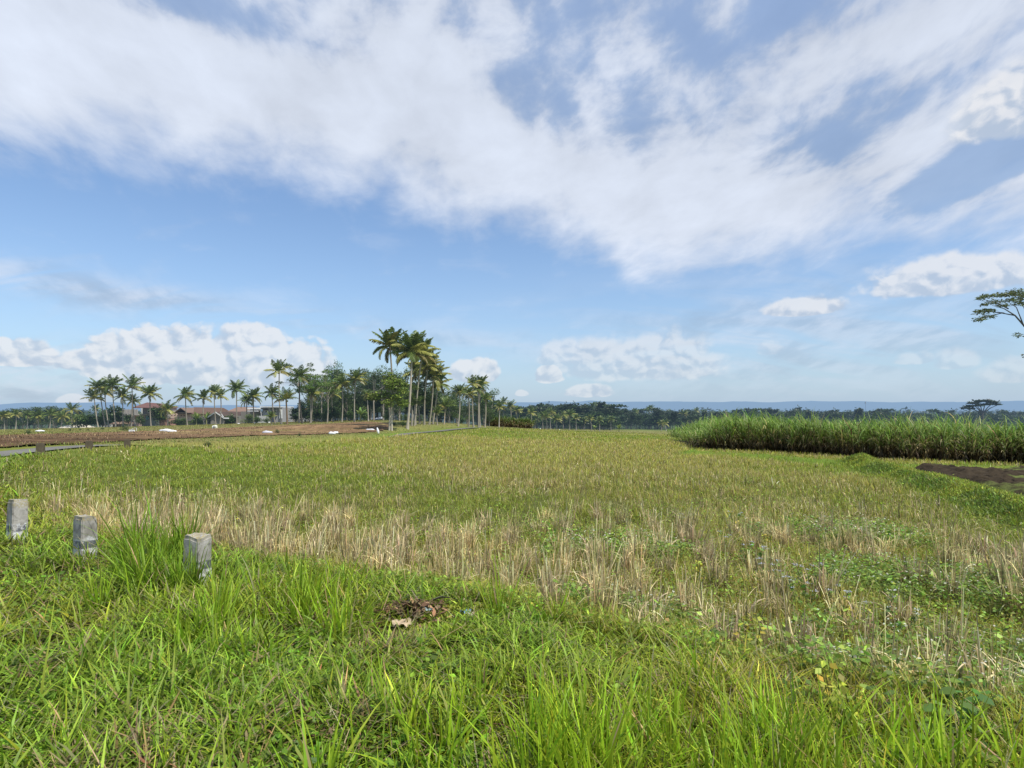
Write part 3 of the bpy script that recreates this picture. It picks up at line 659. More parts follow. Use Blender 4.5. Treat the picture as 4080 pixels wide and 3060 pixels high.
def build_stubble():
    ang = math.radians(8); ca, sa = math.cos(ang), math.sin(ang)
    i, j = np.meshgrid(np.arange(-100, 100), np.arange(-20, 125), indexing='ij')
    gx = i.ravel() * 0.46 + RNG.normal(0, 0.05, i.size); gy = j.ravel() * 0.40 + RNG.normal(0, 0.05, i.size)
    x = gx * ca + gy * sa; y = -gx * sa + gy * ca
    r = np.hypot(x, y); k = (np.abs(np.arctan2(x, y)) < 0.80) & (r > 2.8) & (r < 40); x, y, r = x[k], y[k], r[k]
    ok, s = in_field(x, y); ok &= s > 0.55; x, y, r, s = x[ok], y[ok], r[ok], s[ok]
    p = (0.24 + 0.30 * np.exp(-((x - 0.9) / 1.8) ** 2)) * (1 - sm(r, 7, 11)) + 0.42 * np.exp(-((s - 2.0) / 1.5) ** 2) * sm(vnoise(x * .7, y * .7, 92, 3), .30, .55) + 0.75 * sm(vnoise(x * 0.30, y * 0.30, 91, 3), 0.44, 0.66) * (1 - 0.6 * sm(r, 14, 30)) + 0.10 * (1 - sm(r, 10, 20)) + 0.10 * (1 - sm(r, 9, 20))
    g = greenness(x, y); p *= 1 - 0.85 * sm(g, 0.62, 0.9)
    p *= 1 - 0.55 * np.exp(-(((x - 3.4) / 1.8) ** 2 + ((y - 7.0) / 2.2) ** 2))
    b1, b2 = bund_dist(x, y); p[(np.minimum(b1, b2) < 1.3) & (y > 11)] = 0
    k = RNG.uniform(0, 1, len(x)) < p; x, y, r, s = x[k], y[k], r[k], s[k]
    z = height(x, y); order = np.argsort(r)
    near = order[:240]; far = order[240:]
    kinds = []
    for q in range(10):
        g_ = Geo(); straw_clump(g_, (0, 0, 0), 78 + 7 * (q % 4), 1.0, 0.95 + 0.09 * (q % 5), 0.06 + 0.05 * (q % 3)); kinds.append(g_.mesh('stubble_clump', M['straw']))
    for q, t in enumerate(near):
        sc = random.uniform(0.8, 1.2)
        o = link('stubble_clump', kinds[q % 10], loc=(x[t], y[t], z[t]), rot=(0, 0, random.uniform(0, 6.28)), scale=(sc * 1.1, sc * 1.1, sc))
        tag(o, 'cut rice plant: dry tan upright stubble clump in the nearest part of the field', 'stubble clump', 'cut rice clumps in the nearest part of the field')
    geo = Geo()
    # straw lying loose between the plants
    fx, fy, fr = scatter(15000, 3.2, 18, 1); ok, fs = in_field(fx, fy); ok &= (fs > .5) & (RNG.uniform(0, 1, len(fx)) < .10 + .9 * sm(vnoise(fx * .5, fy * .5, 93, 3), .42, .62)); fx, fy, fr = fx[ok], fy[ok], fr[ok]; n = len(fx)
    c = cvar((0.50, 0.42, 0.22), n, .35, .06)
    strips(geo, np.stack([fx, fy, height(fx, fy) + rnd(n, .02, .14)], -1), rnd(n, 0, 6.28), rnd(n, 1.1, 1.7), rnd(n, -.3, .7), rnd(n, .10, .32), rnd(n, .004, .009) * np.maximum(1, fr / 8), c * .8, c * 1.1, 3, RNG.normal(0, .6, n))
    for t in far:
        straw_clump(geo, (x[t], y[t], z[t]), 20 if r[t] < 14 else 9, max(1.0, r[t] / 9), 0.85 - 0.35 * float(sm(r[t], 10, 28)), 0.10 + 0.45 * float(sm(r[t], 9, 25)))
    tag(link('rice_stubble', geo.mesh('rice_stubble', M['straw'])), 'dry tan rice stubble farther out in the field', 'stubble', kind='stuff')
    return len(far)

build_verge(); build_tall_grass(); build_field(); build_stubble()
# ------------------------------------------------------------------ concrete guide posts
def rough_post(seed, w, d, h, chip):
    """Weathered square post: tapered, worn edges, chipped top; returns a mesh 'shaft'."""
    rng = np.random.default_rng(seed); bm = bmesh.new()
    bmesh.ops.create_cube(bm, size=1.0)
    for v in bm.verts: v.co.z += 0.5
    bmesh.ops.bevel(bm, geom=[e for e in bm.edges if abs(e.verts[0].co.z - e.verts[1].co.z) > .5 or e.verts[0].co.z > .5], offset=0.055, segments=2, affect='EDGES')
    bmesh.ops.subdivide_edges(bm, edges=bm.edges[:], cuts=3, use_grid_fill=True)
    cols = []
    for v in bm.verts:
        x, y, z = v.co
        n = float(vnoise(np.array([x * 5 + z * 7 + seed]), np.array([y * 5 + z * 3]), seed)[0]) - .5
        k = 1.0 - 0.05 * z
        v.co = Vector((x * w * k * (1 + n * .13), y * d * k * (1 + n * .13), z * h + (0.025 * n if z > .9 else 0)))
        if z > 0.86 and x * chip[0] + y * chip[1] > 0.38: v.co.z -= 0.02 * (0.5 + rng.uniform(0, .9)); v.co.x *= .94; v.co.y *= .94
    me = bpy.data.meshes.new('post_shaft'); bm.to_mesh(me); bm.free()
    n = len(me.vertices); co = np.empty(n * 3); me.vertices.foreach_get('co', co); co = co.reshape(-1, 3)
    a = me.color_attributes.new('tint', 'FLOAT_COLOR', 'POINT'); c = np.ones((n, 4)); c[:, :3] = (0.36, 0.36, 0.35)
    a.data.foreach_set('color', c.astype(np.float32).ravel())
    return me

def post_material():
    """Bare grey concrete above, flaking white paint with black bands below, lichen on the top edge."""
    m = bpy.data.materials.new('weathered_post'); m.use_nodes = True; nt = m.node_tree; nt.nodes.clear(); N.nt = nt
    out = nt.nodes.new('ShaderNodeOutputMaterial'); p = nt.nodes.new('ShaderNodeBsdfPrincipled'); p.inputs['Roughness'].default_value = .9; p.inputs['Specular IOR Level'].default_value = .12
    tc = nt.nodes.new('ShaderNodeTexCoord'); o = N(tc.outputs['Object']); oi = nt.nodes.new('ShaderNodeObjectInfo'); rnd_ = N(oi.outputs['Random'])
    def n3(scale, off=0.0, det=6, rough=.62):
        n = nt.nodes.new('ShaderNodeTexNoise'); n.noise_dimensions = '4D'; nt.links.new(o.s, n.inputs['Vector']); n.inputs['Scale'].default_value = scale
        n.inputs['Detail'].default_value = det; n.inputs['Roughness'].default_value = rough; nt.links.new((rnd_ * 40.0 + off).s, n.inputs['W']); return N(n.outputs[0])
    x, y, z = sep(o)
    a, b, c_ = n3(7), n3(16, 3), n3(60, 5)
    conc = mixc(smooth(a, .3, .7), (0.19, 0.18, 0.155), (0.43, 0.41, 0.38)); conc = mixc(smooth(b, .52, .7) * .6, conc, (0.06, 0.055, 0.045))
    paint = mixc(smooth(c_, .3, .7), (0.46, 0.47, 0.49), (0.66, 0.67, 0.68))
    low = smooth(z + (a - .5) * .25, .40, .34)                       # painted below
    flake = smooth(b * .6 + c_ * .4, .44, .50)
    band = smooth(N.m('ABSOLUTE', z + (b - .5) * .05 - 0.30 + (rnd_ - .5) * .08), .05, .035) * smooth(b, .40, .52)
    col = mixc(low * flake * .9, conc, paint); col = mixc(band * smooth(x + rnd_ * .1, -.3, .1) * .85, col, (0.025, 0.03, 0.045))
    lich = smooth(z + (b - .5) * .10, .56, .60) * smooth(c_, .42, .58)
    col = mixc(lich * .7, col, (0.30, 0.25, 0.10))
    nt.links.new(col.s, p.inputs['Base Color'])
    bp = nt.nodes.new('ShaderNodeBump'); bp.inputs['Distance'].default_value = .006; nt.links.new((b * .6 + c_ * .4).s, bp.inputs['Height']); nt.links.new(bp.outputs[0], p.inputs['Normal'])
    nt.links.new(p.outputs[0], out.inputs[0]); return m
M['post'] = post_material()
M['post_dark'] = material('mossy_post', (0.105, 0.088, 0.062), rough=.95, spec=.05, tint=False, var=((4.0, .35), (14.0, .35)))

def posts():
    near = [((787, 2345), .205, .17, .50, (1, -.6), 'concrete guide post with a chipped top, nearest of the three in the tall grass', -.42, .02),
            ((338, 2246), .215, .17, .51, (0, 1), 'concrete guide post with black blotches on flaking white paint, middle of the near three', -.55, -.02),
            ((64, 2172), .22, .17, .56, (-1, 1), 'concrete guide post with yellow lichen under its top, at the left edge of the picture', -.60, -.05)]
    for i, (p, w, d, h, ch, lab, rz, tilt) in enumerate(near):
        g = ground_at(*p)
        me = rough_post(40 + i, w, d, h + .12, ch); me.materials.append(M['post'])
        o = link('guide_post', me, loc=(g.x, g.y, g.z - .10), rot=(tilt, tilt * 1.3, rz)); tag(o, lab, 'guide post', 'concrete guide posts along the lane')
    far = [((160, 1810), 'low weathered guide post beside the lane at far left, nearest of the distant three'), ((354, 1796), 'dark-stained guide post beside the lane, middle of the distant three'), ((506, 1786), 'faint grey guide post beside the lane, farthest of the distant three')]
    for i, (p, lab) in enumerate(far):
        g = ground_at(*p, lo=14)
        me = rough_post(50 + i, .23, .18, .42, (1, 1)); me.materials.append(M['post_dark'])
        o = link('guide_post', me, loc=(g.x, g.y, g.z - .06), rot=(0, .03, .5)); tag(o, lab, 'guide post', 'concrete guide posts along the lane')
posts()

# ------------------------------------------------------------------ sacks and other white things on the far plots
def sack_mesh(seed, L, W, H, tie=True, col=(0.72, 0.73, 0.75)):
    """A filled woven sack lying along x: full belly, gathered ends, creases."""
    n, m = 22, 18; t = np.linspace(0, 1, n); V = []
    prof = np.clip(np.sin(np.clip(t * 1.0, 0, 1) * math.pi), 0, 1) ** .38; prof[0] = .16 if tie else .5; prof[-1] = .30
    for i in range(n):
        th = np.arange(m) * 2 * math.pi / m
        cr = 1 + .05 * np.sin(th * 5 + i * .7 + seed) + .04 * np.sin(i * 1.3 + th * 2)
        sag = .86 + .14 * np.cos(t[i] * 9 + seed)
        y = np.cos(th) * W / 2 * prof[i] * cr; z = np.sin(th) * H / 2 * prof[i] * cr * sag
        z = np.maximum(z, -H * .38) + H * .38
        V.append(np.stack([np.full(m, (t[i] - .5) * L), y + .04 * W * math.sin(t[i] * 5 + seed), z], 1))
    V = np.concatenate(V); i = np.arange(n - 1)[:, None] * m; j = np.arange(m)[None, :]; k = (j + 1) % m
    F = np.stack([i + j, i + k, i + m + k, i + m + j], -1).reshape(-1, 4); g = Geo(); g.add(V, F, col)
    g.add(V[:m], np.arange(m)[None, ::-1], col); g.add(V[-m:], np.arange(m)[None, :], col)
    return g.mesh('sack', M['sack'], True)

def whites():
    grp = 'white sacks left on the fields'
    def lay(sx0, sy0, sx1, sy1, hpx, lab, seed, up=False, col=(0.74, 0.75, 0.77), name='sack'):
        """Between two spots of the ground line; hpx is the height in photo pixels."""
        g = ground_at((sx0 + sx1) / 2, max(sy0, sy1), lo=12); D = g.y; s = K / FPX * D
        L = math.hypot(sx1 - sx0, sy1 - sy0) * s; H = hpx * s
        me = sack_mesh(seed, L, H * 1.15, H * 1.05, col=col)
        if up: o = link(name, me, loc=(g.x, g.y, g.z + H * .5), rot=(0, math.radians(-80), 0))
        else: o = link(name, me, loc=(g.x, g.y, g.z), rot=(0, 0, random.uniform(-.3, .3)))
        tag(o, lab, 'sack', grp)
    lay(628, 1722, 695, 1722, 15, 'long white sack, left one of the joined pair on the tilled field', 1)
    lay(668, 1723, 702, 1723, 12, 'white sack, right one of the joined pair on the tilled field', 2)
    lay(1045, 1729, 1085, 1727, 15, 'greyish filled sack lying beside a small dark bush on the tilled field', 3, col=(0.52, 0.52, 0.57))
    lay(1309, 1732, 1337, 1730, 14, 'white plump sack lying on the field margin, left one of a touching pair', 4)
    lay(1330, 1729, 1348, 1728, 12, 'white sack lying on the field margin, right one of a touching pair', 5)
    lay(1456, 1716, 1494, 1714, 9, 'white sack lying flat across a low mound left of the two-trunk tree', 6)
    lay(142, 1721, 176, 1721, 9, 'white rounded sack heap on the dry grass at far left', 8)
    # the upright one
    g = ground_at(1504, 1731, lo=12); s = K / FPX * g.y
    o = link('sack', sack_mesh(7, 27 * s, 12 * s, 10 * s), loc=(g.x - 2 * s, g.y, g.z + 13 * s), rot=(0, math.radians(-104), .3)); o.rotation_euler = (0, math.radians(76), 0)
    tag(o, 'white sack standing upright and leaning, next to the flat one on the mound', 'sack', grp)
    # long white sheet along the edge of the far plot
    g = ground_at(1528, 1674, lo=60); s = K / FPX * g.y
    gg = Geo(); n = 40; x = np.linspace(-48 * s, 48 * s, n)
    for j, (yy, zz) in enumerate(((-.4, 0.02), (-.2, .30), (.2, .42), (.5, .05))): pass
    prof_ = np.array(((-.5, 0.0), (-.35, .25), (0, .38), (.35, .25), (.5, 0)))
    V = np.stack([np.stack([np.full(5, q), prof_[:, 0], prof_[:, 1] * (1 + .5 * math.sin(i * 1.7) * .4) + i / n * .55 + .05], 1) for i, q in enumerate(x)]).reshape(-1, 3)
    i = np.arange(n - 1)[:, None] * 5; j = np.arange(4)[None, :]; F = np.stack([i + j, i + j + 1, i + 6 + j, i + 5 + j], -1).reshape(-1, 4)
    gg.add(V, F, (0.62, 0.65, 0.68)); o = link('plastic_sheet', gg.mesh('plastic_sheet', M['sack'], True), loc=(g.x, g.y, g.z)); tag(o, 'long white plastic sheet rolled out along the edge of the far plot', 'plastic sheet')
    # white feed tray with a wire handle
    g = ground_at(532, 1722, lo=12); s = K / FPX * g.y
    root = empty('white_crate', g, 'white open crate with a bent wire handle on the dry grass', 'crate')
    gg = Geo(); box(gg, -13 * s, 13 * s, -.25, .25, 0, 1.5 * s, (.30, .30, .32)); link('base', gg.mesh('base', M['sack']), root)
    for x0, x1 in ((-12, -.8), (1.2, 12)):
        gg = Geo(); box(gg, x0 * s, x1 * s, -.30, -.27, 1.5 * s, 10 * s, (.78, .79, .80)); link('panel', gg.mesh('panel', M['sack']), root)
    gg = Geo(); tube(gg, [(-9 * s, 0, 9 * s), (-4 * s, 0, 14 * s), (5 * s, 0, 17 * s), (12 * s, 0, 17 * s), (12 * s, 0, 1.5 * s)], [.03] * 5, 5, (.60, .62, .58)); link('handle', gg.mesh('handle', M['sack']), root)
    # two white bags with red print standing side by side
    for k_, (sx, w, lab) in enumerate(((851, 6.5, 'left one of two upright white bags with dark print on the grass strip'), (860, 8.5, 'right one of two upright white bags, pale yellow side, on the grass strip'))):
        g = ground_at(sx, 1708.5, lo=12); s = K / FPX * g.y
        root = empty('upright_bag', g, lab, 'bag', 'two upright bags on the grass strip')
        gg = Geo(); bw = w * s
        v = [(-bw / 2, -.15, 0), (bw / 2, -.15, 0), (bw / 2, .15, 0), (-bw / 2, .15, 0), (-bw * .52, -.17, 8 * s), (bw * .52, -.17, 8 * s), (bw * .52, .17, 8 * s), (-bw * .52, .17, 8 * s), (-bw * .42, -.06, (13 + 2.5 * k_) * s), (bw * .42, -.06, (13 + 2.5 * k_) * s), (bw * .42, .06, (13 + 2.5 * k_) * s), (-bw * .42, .06, (13 + 2.5 * k_) * s)]
        f = [(0, 1, 5, 4), (1, 2, 6, 5), (2, 3, 7, 6), (3, 0, 4, 7), (4, 5, 9, 8), (5, 6, 10, 9), (6, 7, 11, 10), (7, 4, 8, 11), (8, 9, 10, 11)]
        gg.add(v, f, (.74, .75, .73) if not k_ else (.72, .73, .60)); link('bag_body', gg.mesh('bag_body', M['sack']), root)
        for q, zz in enumerate((4.0, 8.6)):
            gg = Geo(); tube(gg, [(bw * .16 * math.cos(a) + (.08 if k_ == 0 else -.03), -.185, zz * s + 1.7 * s * math.sin(a)) for a in np.linspace(.4, 5.6 if k_ == 0 else 4.6, 9)], [.035] * 9, 5, (.10, .09, .11)); link('printed_mark', gg.mesh('printed_mark', M['sack']), root)
    for k_, (sx, sy, lab) in enumerate(((951, 1676, 'white basin standing on the grass before the veranda house'), (1016, 1676, 'small white sack before the shrubs of the grey house'), (1071, 1674, 'small white sack just left of the bushy little palm'))):
        g = ray(sx, sy, 118); g.z = hz(g.x, g.y); s = K / FPX * g.y
        o = link('sack', sack_mesh(20 + k_, 9 * s, 6 * s, (8 if k_ else 5) * s), loc=g, rot=(0, 0, .6)); tag(o, lab, 'sack', grp)
    # white roadside markers at the far edge of the fields
    for k_, (sx, sy, lab) in enumerate(((2040, 1702, 'small white marker post left of the far wood, by the lane end'), (2153, 1703, 'small white marker post in front of the far palms'), (2230, 1711, 'low white marker stone at the edge of the far field'))):
        g = ground_at(sx, sy, lo=40, hi=180); s = K / FPX * g.y; gg = Geo(); box(gg, -2.2 * s, 2.2 * s, -.1, .1, -.1, (7 - 2 * k_) * s, (.70, .71, .72)); gg.add([(-2.2 * s, -.1, (7 - 2 * k_) * s + .002), (2.2 * s, -.1, (7 - 2 * k_) * s + .002), (0, 0, (8.5 - 2 * k_) * s)], [(0, 1, 2)], (.7, .71, .72))
        o = link('marker_post', gg.mesh('marker_post', M['sack']), loc=g); tag(o, lab, 'marker post', 'white markers at the far field edge')
whites()

def small_bushes():
    lst = [(112, 1731, 26, 18, 'small dark round bush next to the white heap at far left'), (279, 1718, 14, 10, 'tiny dark bush left of centre on the far dry grass'), (320, 1717, 12, 9, 'tiny bush right of another on the far dry grass'), (351, 1717, 9, 7, 'tiniest bush on the far dry grass'), (408, 1713, 16, 11, 'low bush in front of the leaning palms'),
           (497, 1717, 32, 26, 'bigger dark bush left of the white crate'), (1104, 1729, 22, 17, 'dark round bush right of the greyish sack'), (1194, 1739, 18, 16, 'small dark bush on the near edge of the tilled field'), (828, 1781, 30, 18, 'dark low bush in the field left of the middle')]
    for i, (sx, sy, w, h, lab) in enumerate(lst):
        g = ground_at(sx, sy, lo=12); s = K / FPX * g.y
        root = empty('round_bush', g, lab, 'bush', 'small bushes on the far plots')
        geo = Geo(); n = 420; v = RNG.normal(0, 1, (n, 3)); v /= np.linalg.norm(v, axis=1)[:, None]; v[:, 2] = np.abs(v[:, 2]) * 1.0
        v *= (RNG.uniform(.15, 1, n) ** .5)[:, None] * np.exp(RNG.normal(0, .12, n))[:, None]
        pos = v * np.array((w * s / 2, w * s / 2, h * s)); pos[:, 2] += .05
        leaves(geo, pos, RNG.uniform(0, 6.28, n), RNG.normal(.3, .5, n), RNG.uniform(.8, 1.4, n) * w * s * .10, RNG.uniform(.4, .7, n), cvar((0.055, 0.090, 0.020), n, .3))
        link('foliage', geo.mesh('foliage', M['leaf']), root)
        geo = Geo()
        for k_ in range(5): tube(geo, [(0, 0, -.05), (random.uniform(-.25, .25) * w * s, random.uniform(-.2, .2) * w * s, h * s * .7)], [.02, .008], 4, (.12, .09, .06))
        link('stem', geo.mesh('stem', M['bark']), root)
small_bushes()

# ------------------------------------------------------------------ litter heap at the foot of the verge
def litter():
    c0 = ground_at(1640, 2460); grp = 'litter in the grass'
    root = empty('leaf_heap', c0, 'heap of dead brown leaves and twigs lying in the short grass', 'leaf heap')
    g = Geo(); n = 420; a = RNG.uniform(0, 6.28, n); rr = np.abs(RNG.normal(0, .16, n)); x = rr * np.cos(a) * 1.7; y = rr * np.sin(a) * 1.0
    z = np.array([hz(c0.x + p, c0.y + q) for p, q in zip(x, y)]) - c0.z + RNG.uniform(.0, .09, n) * np.exp(-(rr / .2) ** 2) + .03
    leaves(g, np.stack([x, y, z], -1), RNG.uniform(0, 6.28, n), RNG.normal(0, .5, n), RNG.uniform(.025, .10, n), RNG.uniform(.2, .55, n), cvar((0.17, 0.115, 0.060), n, .6, .10))
    link('dead_leaves', g.mesh('dead_leaves', M['litter']), root)
    for k_ in range(7):
        a = random.uniform(-.5, .5); L = random.uniform(.15, .35); b = Vector((random.uniform(-.2, .2), random.uniform(-.12, .12), .09))
        g = Geo(); p0 = b - Vector((math.cos(a), math.sin(a), .1)) * L / 2; p1 = b + Vector((math.cos(a), math.sin(a), .1)) * L / 2
        tube(g, [p0, b + Vector((0, 0, random.uniform(0, .03))), p1], [.006, .005, .003], 5, (.14, .09, .05)); link('twig', g.mesh('twig', M['litter']), root)
    p = ground_at(1700, 2432); g = Geo(); tube(g, [(-.24, -.03, .05), (-.13, .01, .085), (.02, .0, .075), (.12, .035, .10), (.20, .03, .095)], [.006, .009, .008, .007, .004], 6, (.045, .038, .034))
    tag(link('stick', g.mesh('stick', M['bark'], True), loc=p), 'dark crooked stick lying across the dead leaf heap', 'stick', grp)
    p = ground_at(1835, 2400); bm = bmesh.new(); bmesh.ops.create_cube(bm, size=1); bmesh.ops.scale(bm, vec=(.17, .10, .07), verts=bm.verts); bmesh.ops.bevel(bm, geom=bm.edges[:], offset=.014, segments=2, affect='EDGES'); bmesh.ops.subdivide_edges(bm, edges=bm.edges[:], cuts=1)
    for v in bm.verts: v.co += Vector((random.uniform(-1, 1), random.uniform(-1, 1), random.uniform(-1, 1))) * .004
    me = bpy.data.meshes.new('stone_block'); bm.to_mesh(me); bm.free(); cl = me.color_attributes.new('tint', 'FLOAT_COLOR', 'POINT'); cl.data.foreach_set('color', np.tile(np.array((.42, .34, .22, 1), np.float32), len(me.vertices))); me.materials.append(M['concrete'])
    tag(link('stone_block', me, loc=(p.x, p.y, p.z + .06), rot=(.1, .12, -.25)), 'beige flat stone block behind the leaf heap', 'stone', grp)
    def scrap(sx, sy, w, c_, name, lab, lift=.06):
        p = ground_at(sx, sy); g = Geo(); n = 7; u, v = np.meshgrid(np.linspace(-.5, .5, n), np.linspace(-.5, .5, n)); r_ = np.random.default_rng(int(sx))
        zz = r_.normal(0, .16, u.shape) * w; V = np.stack([u * w * 1.5 + r_.normal(0, .08, u.shape) * w, v * w + r_.normal(0, .08, u.shape) * w, zz + lift], -1).reshape(-1, 3)
        i = (np.arange(n - 1)[:, None] * n + np.arange(n - 1)[None, :]); g.add(V, np.stack([i, i + 1, i + n + 1, i + n], -1).reshape(-1, 4), c_)
        tag(link(name, g.mesh(name, M['sack'], True), loc=p, rot=(0, 0, random.uniform(-.6, .6))), lab, 'litter', grp)
    scrap(1855, 2465, .055, (.16, .30, .42), 'plastic_scrap', 'blue crumpled plastic scrap right of the leaf heap')
    scrap(1705, 2456, .06, (.28, .38, .40), 'plastic_scrap', 'pale blue-grey torn plastic at the leaf heap')
    scrap(1872, 2478, .05, (.60, .57, .48), 'paper_scrap', 'cream paper scrap below the blue plastic')
    scrap(1840, 2420, .07, (.50, .43, .28), 'cardboard_scrap', 'tan cardboard flake beside the stone block')
    scrap(845, 2180, .13, (.72, .72, .66), 'torn_bag', 'crumpled white torn bag right behind the nearest guide post', .10)
    scrap(1600, 2505, .09, (.46, .36, .24), 'bark_piece', 'broad pale dead leaf at the near end of the heap', .05)
litter()

# ------------------------------------------------------------------ weeds with flowers
def weeds():
    grp = 'pale blue flowering weeds in the right of the field'
    spots = [(3060, 2290), (3120, 2312), (3170, 2350), (3205, 2318), (3262, 2330), (3200, 2385), (2960, 2200), (2900, 2160), (3010, 2240), (2930, 2050), (2720, 2075), (3350, 2420), (3420, 2440), (3520, 2440), (3600, 2500)]
    for i, p in enumerate(spots):
        g = ground_at(p[0], p[1] + 75); root = empty('flowering_weed', g, 'weed with small pale blue and white flower heads in the right part of the field', 'flowering weed', grp)
        st, lf, fl = Geo(), Geo(), Geo(); H = random.uniform(.30, .42)
        heads = []
        for k_ in range(3):
            a = random.uniform(0, 6.28); t = np.array((math.cos(a) * .11, math.sin(a) * .09, H * random.uniform(.8, 1.05)))
            tube(st, [(0, 0, 0), t * (.4, .4, .6), t], [.004, .003, .002], 4, (.12, .17, .04))
            n = 16; q = RNG.uniform(.2, .95, n); leaves(lf, t * q[:, None], RNG.uniform(0, 6.28, n), RNG.normal(.1, .4, n), RNG.uniform(.03, .065, n), RNG.uniform(.5, .8, n), cvar((.16, .25, .05), n, .3))
            n = 14; v = RNG.normal(0, 1, (n, 3)); v[:, 2] = np.abs(v[:, 2]) * .5; fl = Geo(); heads.append(fl); leaves(fl, t + v * np.array((.018, .018, .010)), RNG.uniform(0, 6.28, n), RNG.uniform(.2, 1.2, n), np.full(n, .012), np.full(n, .9), cvar((.60, .62, .72) if i < 13 else (.72, .74, .70), n, .1, .03))
        link('stem', st.mesh('stem', M['blade']), root); link('foliage', lf.mesh('foliage', M['blade']), root); [link('flower_head', q_.mesh('flower_head', M['blade']), root) for q_ in heads]
    spots = [(2935, 2110), (2960, 2150), (2800, 2270), (2790, 2310), (3060, 2150), (3000, 2560), (2985, 2640), (3330, 2860), (3400, 2900), (3340, 2930), (3420, 2500)]
    for i, p in enumerate(spots):
        g = ground_at(p[0], p[1] + 50); root = empty('yellow_leaf_weed', g, 'weed with bright yellow leaves in the right part of the field', 'weed', 'yellow-leaved weeds in the right of the field')
        st, lf = Geo(), Geo(); H = random.uniform(.24, .36)
        for k_ in range(4):
            a = random.uniform(0, 6.28); t = np.array((math.cos(a) * .08, math.sin(a) * .08, H)); tube(st, [(0, 0, 0), t * .6, t], [.005, .003, .002], 4, (.16, .18, .05))
            n = 11; q = RNG.uniform(.3, 1.0, n); leaves(lf, t * q[:, None], RNG.uniform(0, 6.28, n), RNG.normal(-.1, .4, n), RNG.uniform(.03, .06, n), RNG.uniform(.5, .75, n), cvar((.46, .45, .07), n, .25))
        link('stem', st.mesh('stem', M['blade']), root); link('foliage', lf.mesh('foliage', M['blade']), root)
    # big-leaved creepers at the lower right
    spots = [(3960, 2790), (4020, 2840), (3900, 2870), (3780, 2880), (3850, 2950), (3760, 2990), (3990, 2940), (4060, 2760), (3620, 2960), (3900, 2700), (3660, 2830), (2700, 2560), (2860, 2620)]
    for i, p in enumerate(spots):
        g = ground_at(*p); root = empty('broad_leaf_weed', g, 'low weed with broad heart-shaped green leaves at the lower right', 'weed', 'broad-leaved weeds at the lower right')
        st, lf = Geo(), Geo(); n = 13; a = RNG.uniform(0, 6.28, n); rr = RNG.uniform(.02, .16, n); tip = np.stack([rr * np.cos(a), rr * np.sin(a), RNG.uniform(.10, .28, n)], -1)
        for t in tip: tube(st, [(0, 0, 0), t * (.5, .5, .7), t], [.004, .003, .002], 4, (.14, .20, .05))
        c = cvar((.125, .235, .045), n, .25)
        for t, a_, cc in zip(tip, a, c):
            s_ = random.uniform(.035, .075); out = np.array(((0, 0), (-.42, .18), (-.50, .48), (-.30, .80), (0, 1.15), (.30, .80), (.50, .48), (.42, .18))); px_ = out[:, 0] * s_; py_ = (out[:, 1] - .12) * s_; ca_, sa_ = math.cos(a_), math.sin(a_)
            dz = -np.abs(px_) * .25 - py_ * .35; V = np.stack([t[0] + py_ * ca_ - px_ * sa_, t[1] + py_ * sa_ + px_ * ca_, t[2] + dz], -1)
            mid = np.array([[t[0] + .45 * s_ * ca_, t[1] + .45 * s_ * sa_, t[2] - .13 * s_]]); V = np.concatenate([V, mid]); lf.add(V, [(8, q, (q + 1) % 8) for q in range(8)], cc)
        link('stem', st.mesh('stem', M['blade']), root); link('foliage', lf.mesh('foliage', M['blade'], True), root)
weeds()
# ------------------------------------------------------------------ palms
def frond(geo, az, e0, droop, L, col, nl=20, side_wind=0.0, dead=False):
    """One feather leaf: a bending midrib with a row of hanging leaflets on each side."""
    t = np.linspace(0, 1, 9)
    ang = e0 - droop * t ** 1.4
    st = L / 8
    h = np.concatenate([[0], np.cumsum(np.cos((ang[:-1] + ang[1:]) / 2) * st)]); z = np.concatenate([[0], np.cumsum(np.sin((ang[:-1] + ang[1:]) / 2) * st)])
    az_t = az + side_wind * t * math.sin(az)
    P = np.stack([h * np.cos(az_t), h * np.sin(az_t), z], 1)
    tube(geo, P, 0.018 * (1.1 - t), 3, np.asarray(col) * 1.15 + np.array((0.03, 0.03, 0.0)), cap=False)
    tt = np.linspace(0.14, 1.0, nl)
    B = np.stack([np.interp(tt, t, P[:, i]) for i in range(3)], 1)
    tan = np.stack([np.gradient(np.interp(tt, t, P[:, i])) for i in range(3)], 1); tan /= np.linalg.norm(tan, axis=1)[:, None] + 1e-9
    sd = np.array((-math.sin(az), math.cos(az), 0.0))
    ll = 0.20 * np.sin(np.clip(tt * 0.92 + 0.10, 0, 1) * math.pi) ** 0.6 + 0.05
    V, F, C = [], [], []
    for s in (-1, 1):
        hang = RNG.normal(-0.42, 0.16, nl) - (0.6 if dead else 0.0)
        d = sd * s * 0.78 + tan * 0.55 + np.array((0, 0, 1.0)) * hang[:, None]
        d /= np.linalg.norm(d, axis=1)[:, None]
        l = (ll * RNG.uniform(0.85, 1.1, nl))[:, None]
        w = tan * 0.020
        tip = B + d * l + np.array((0, 0, -0.10)) * l
        mid = B + d * l * 0.5
        v = np.stack([B - w * 0.6, B + w * 0.6, mid + w, tip, mid - w], 1)
        cc = np.asarray(col) * np.exp(RNG.normal(0, 0.16, nl))[:, None]
        i = np.arange(nl) * 5 + 5 * nl * (0 if s < 0 else 1)
        V.append(v.reshape(-1, 3)); C.append(np.repeat(cc, 5, 0))
        F.append(np.stack([i, i + 1, i + 2, i + 3, i + 4], -1))
    geo.add(np.concatenate(V), np.concatenate(F), np.concatenate(C))

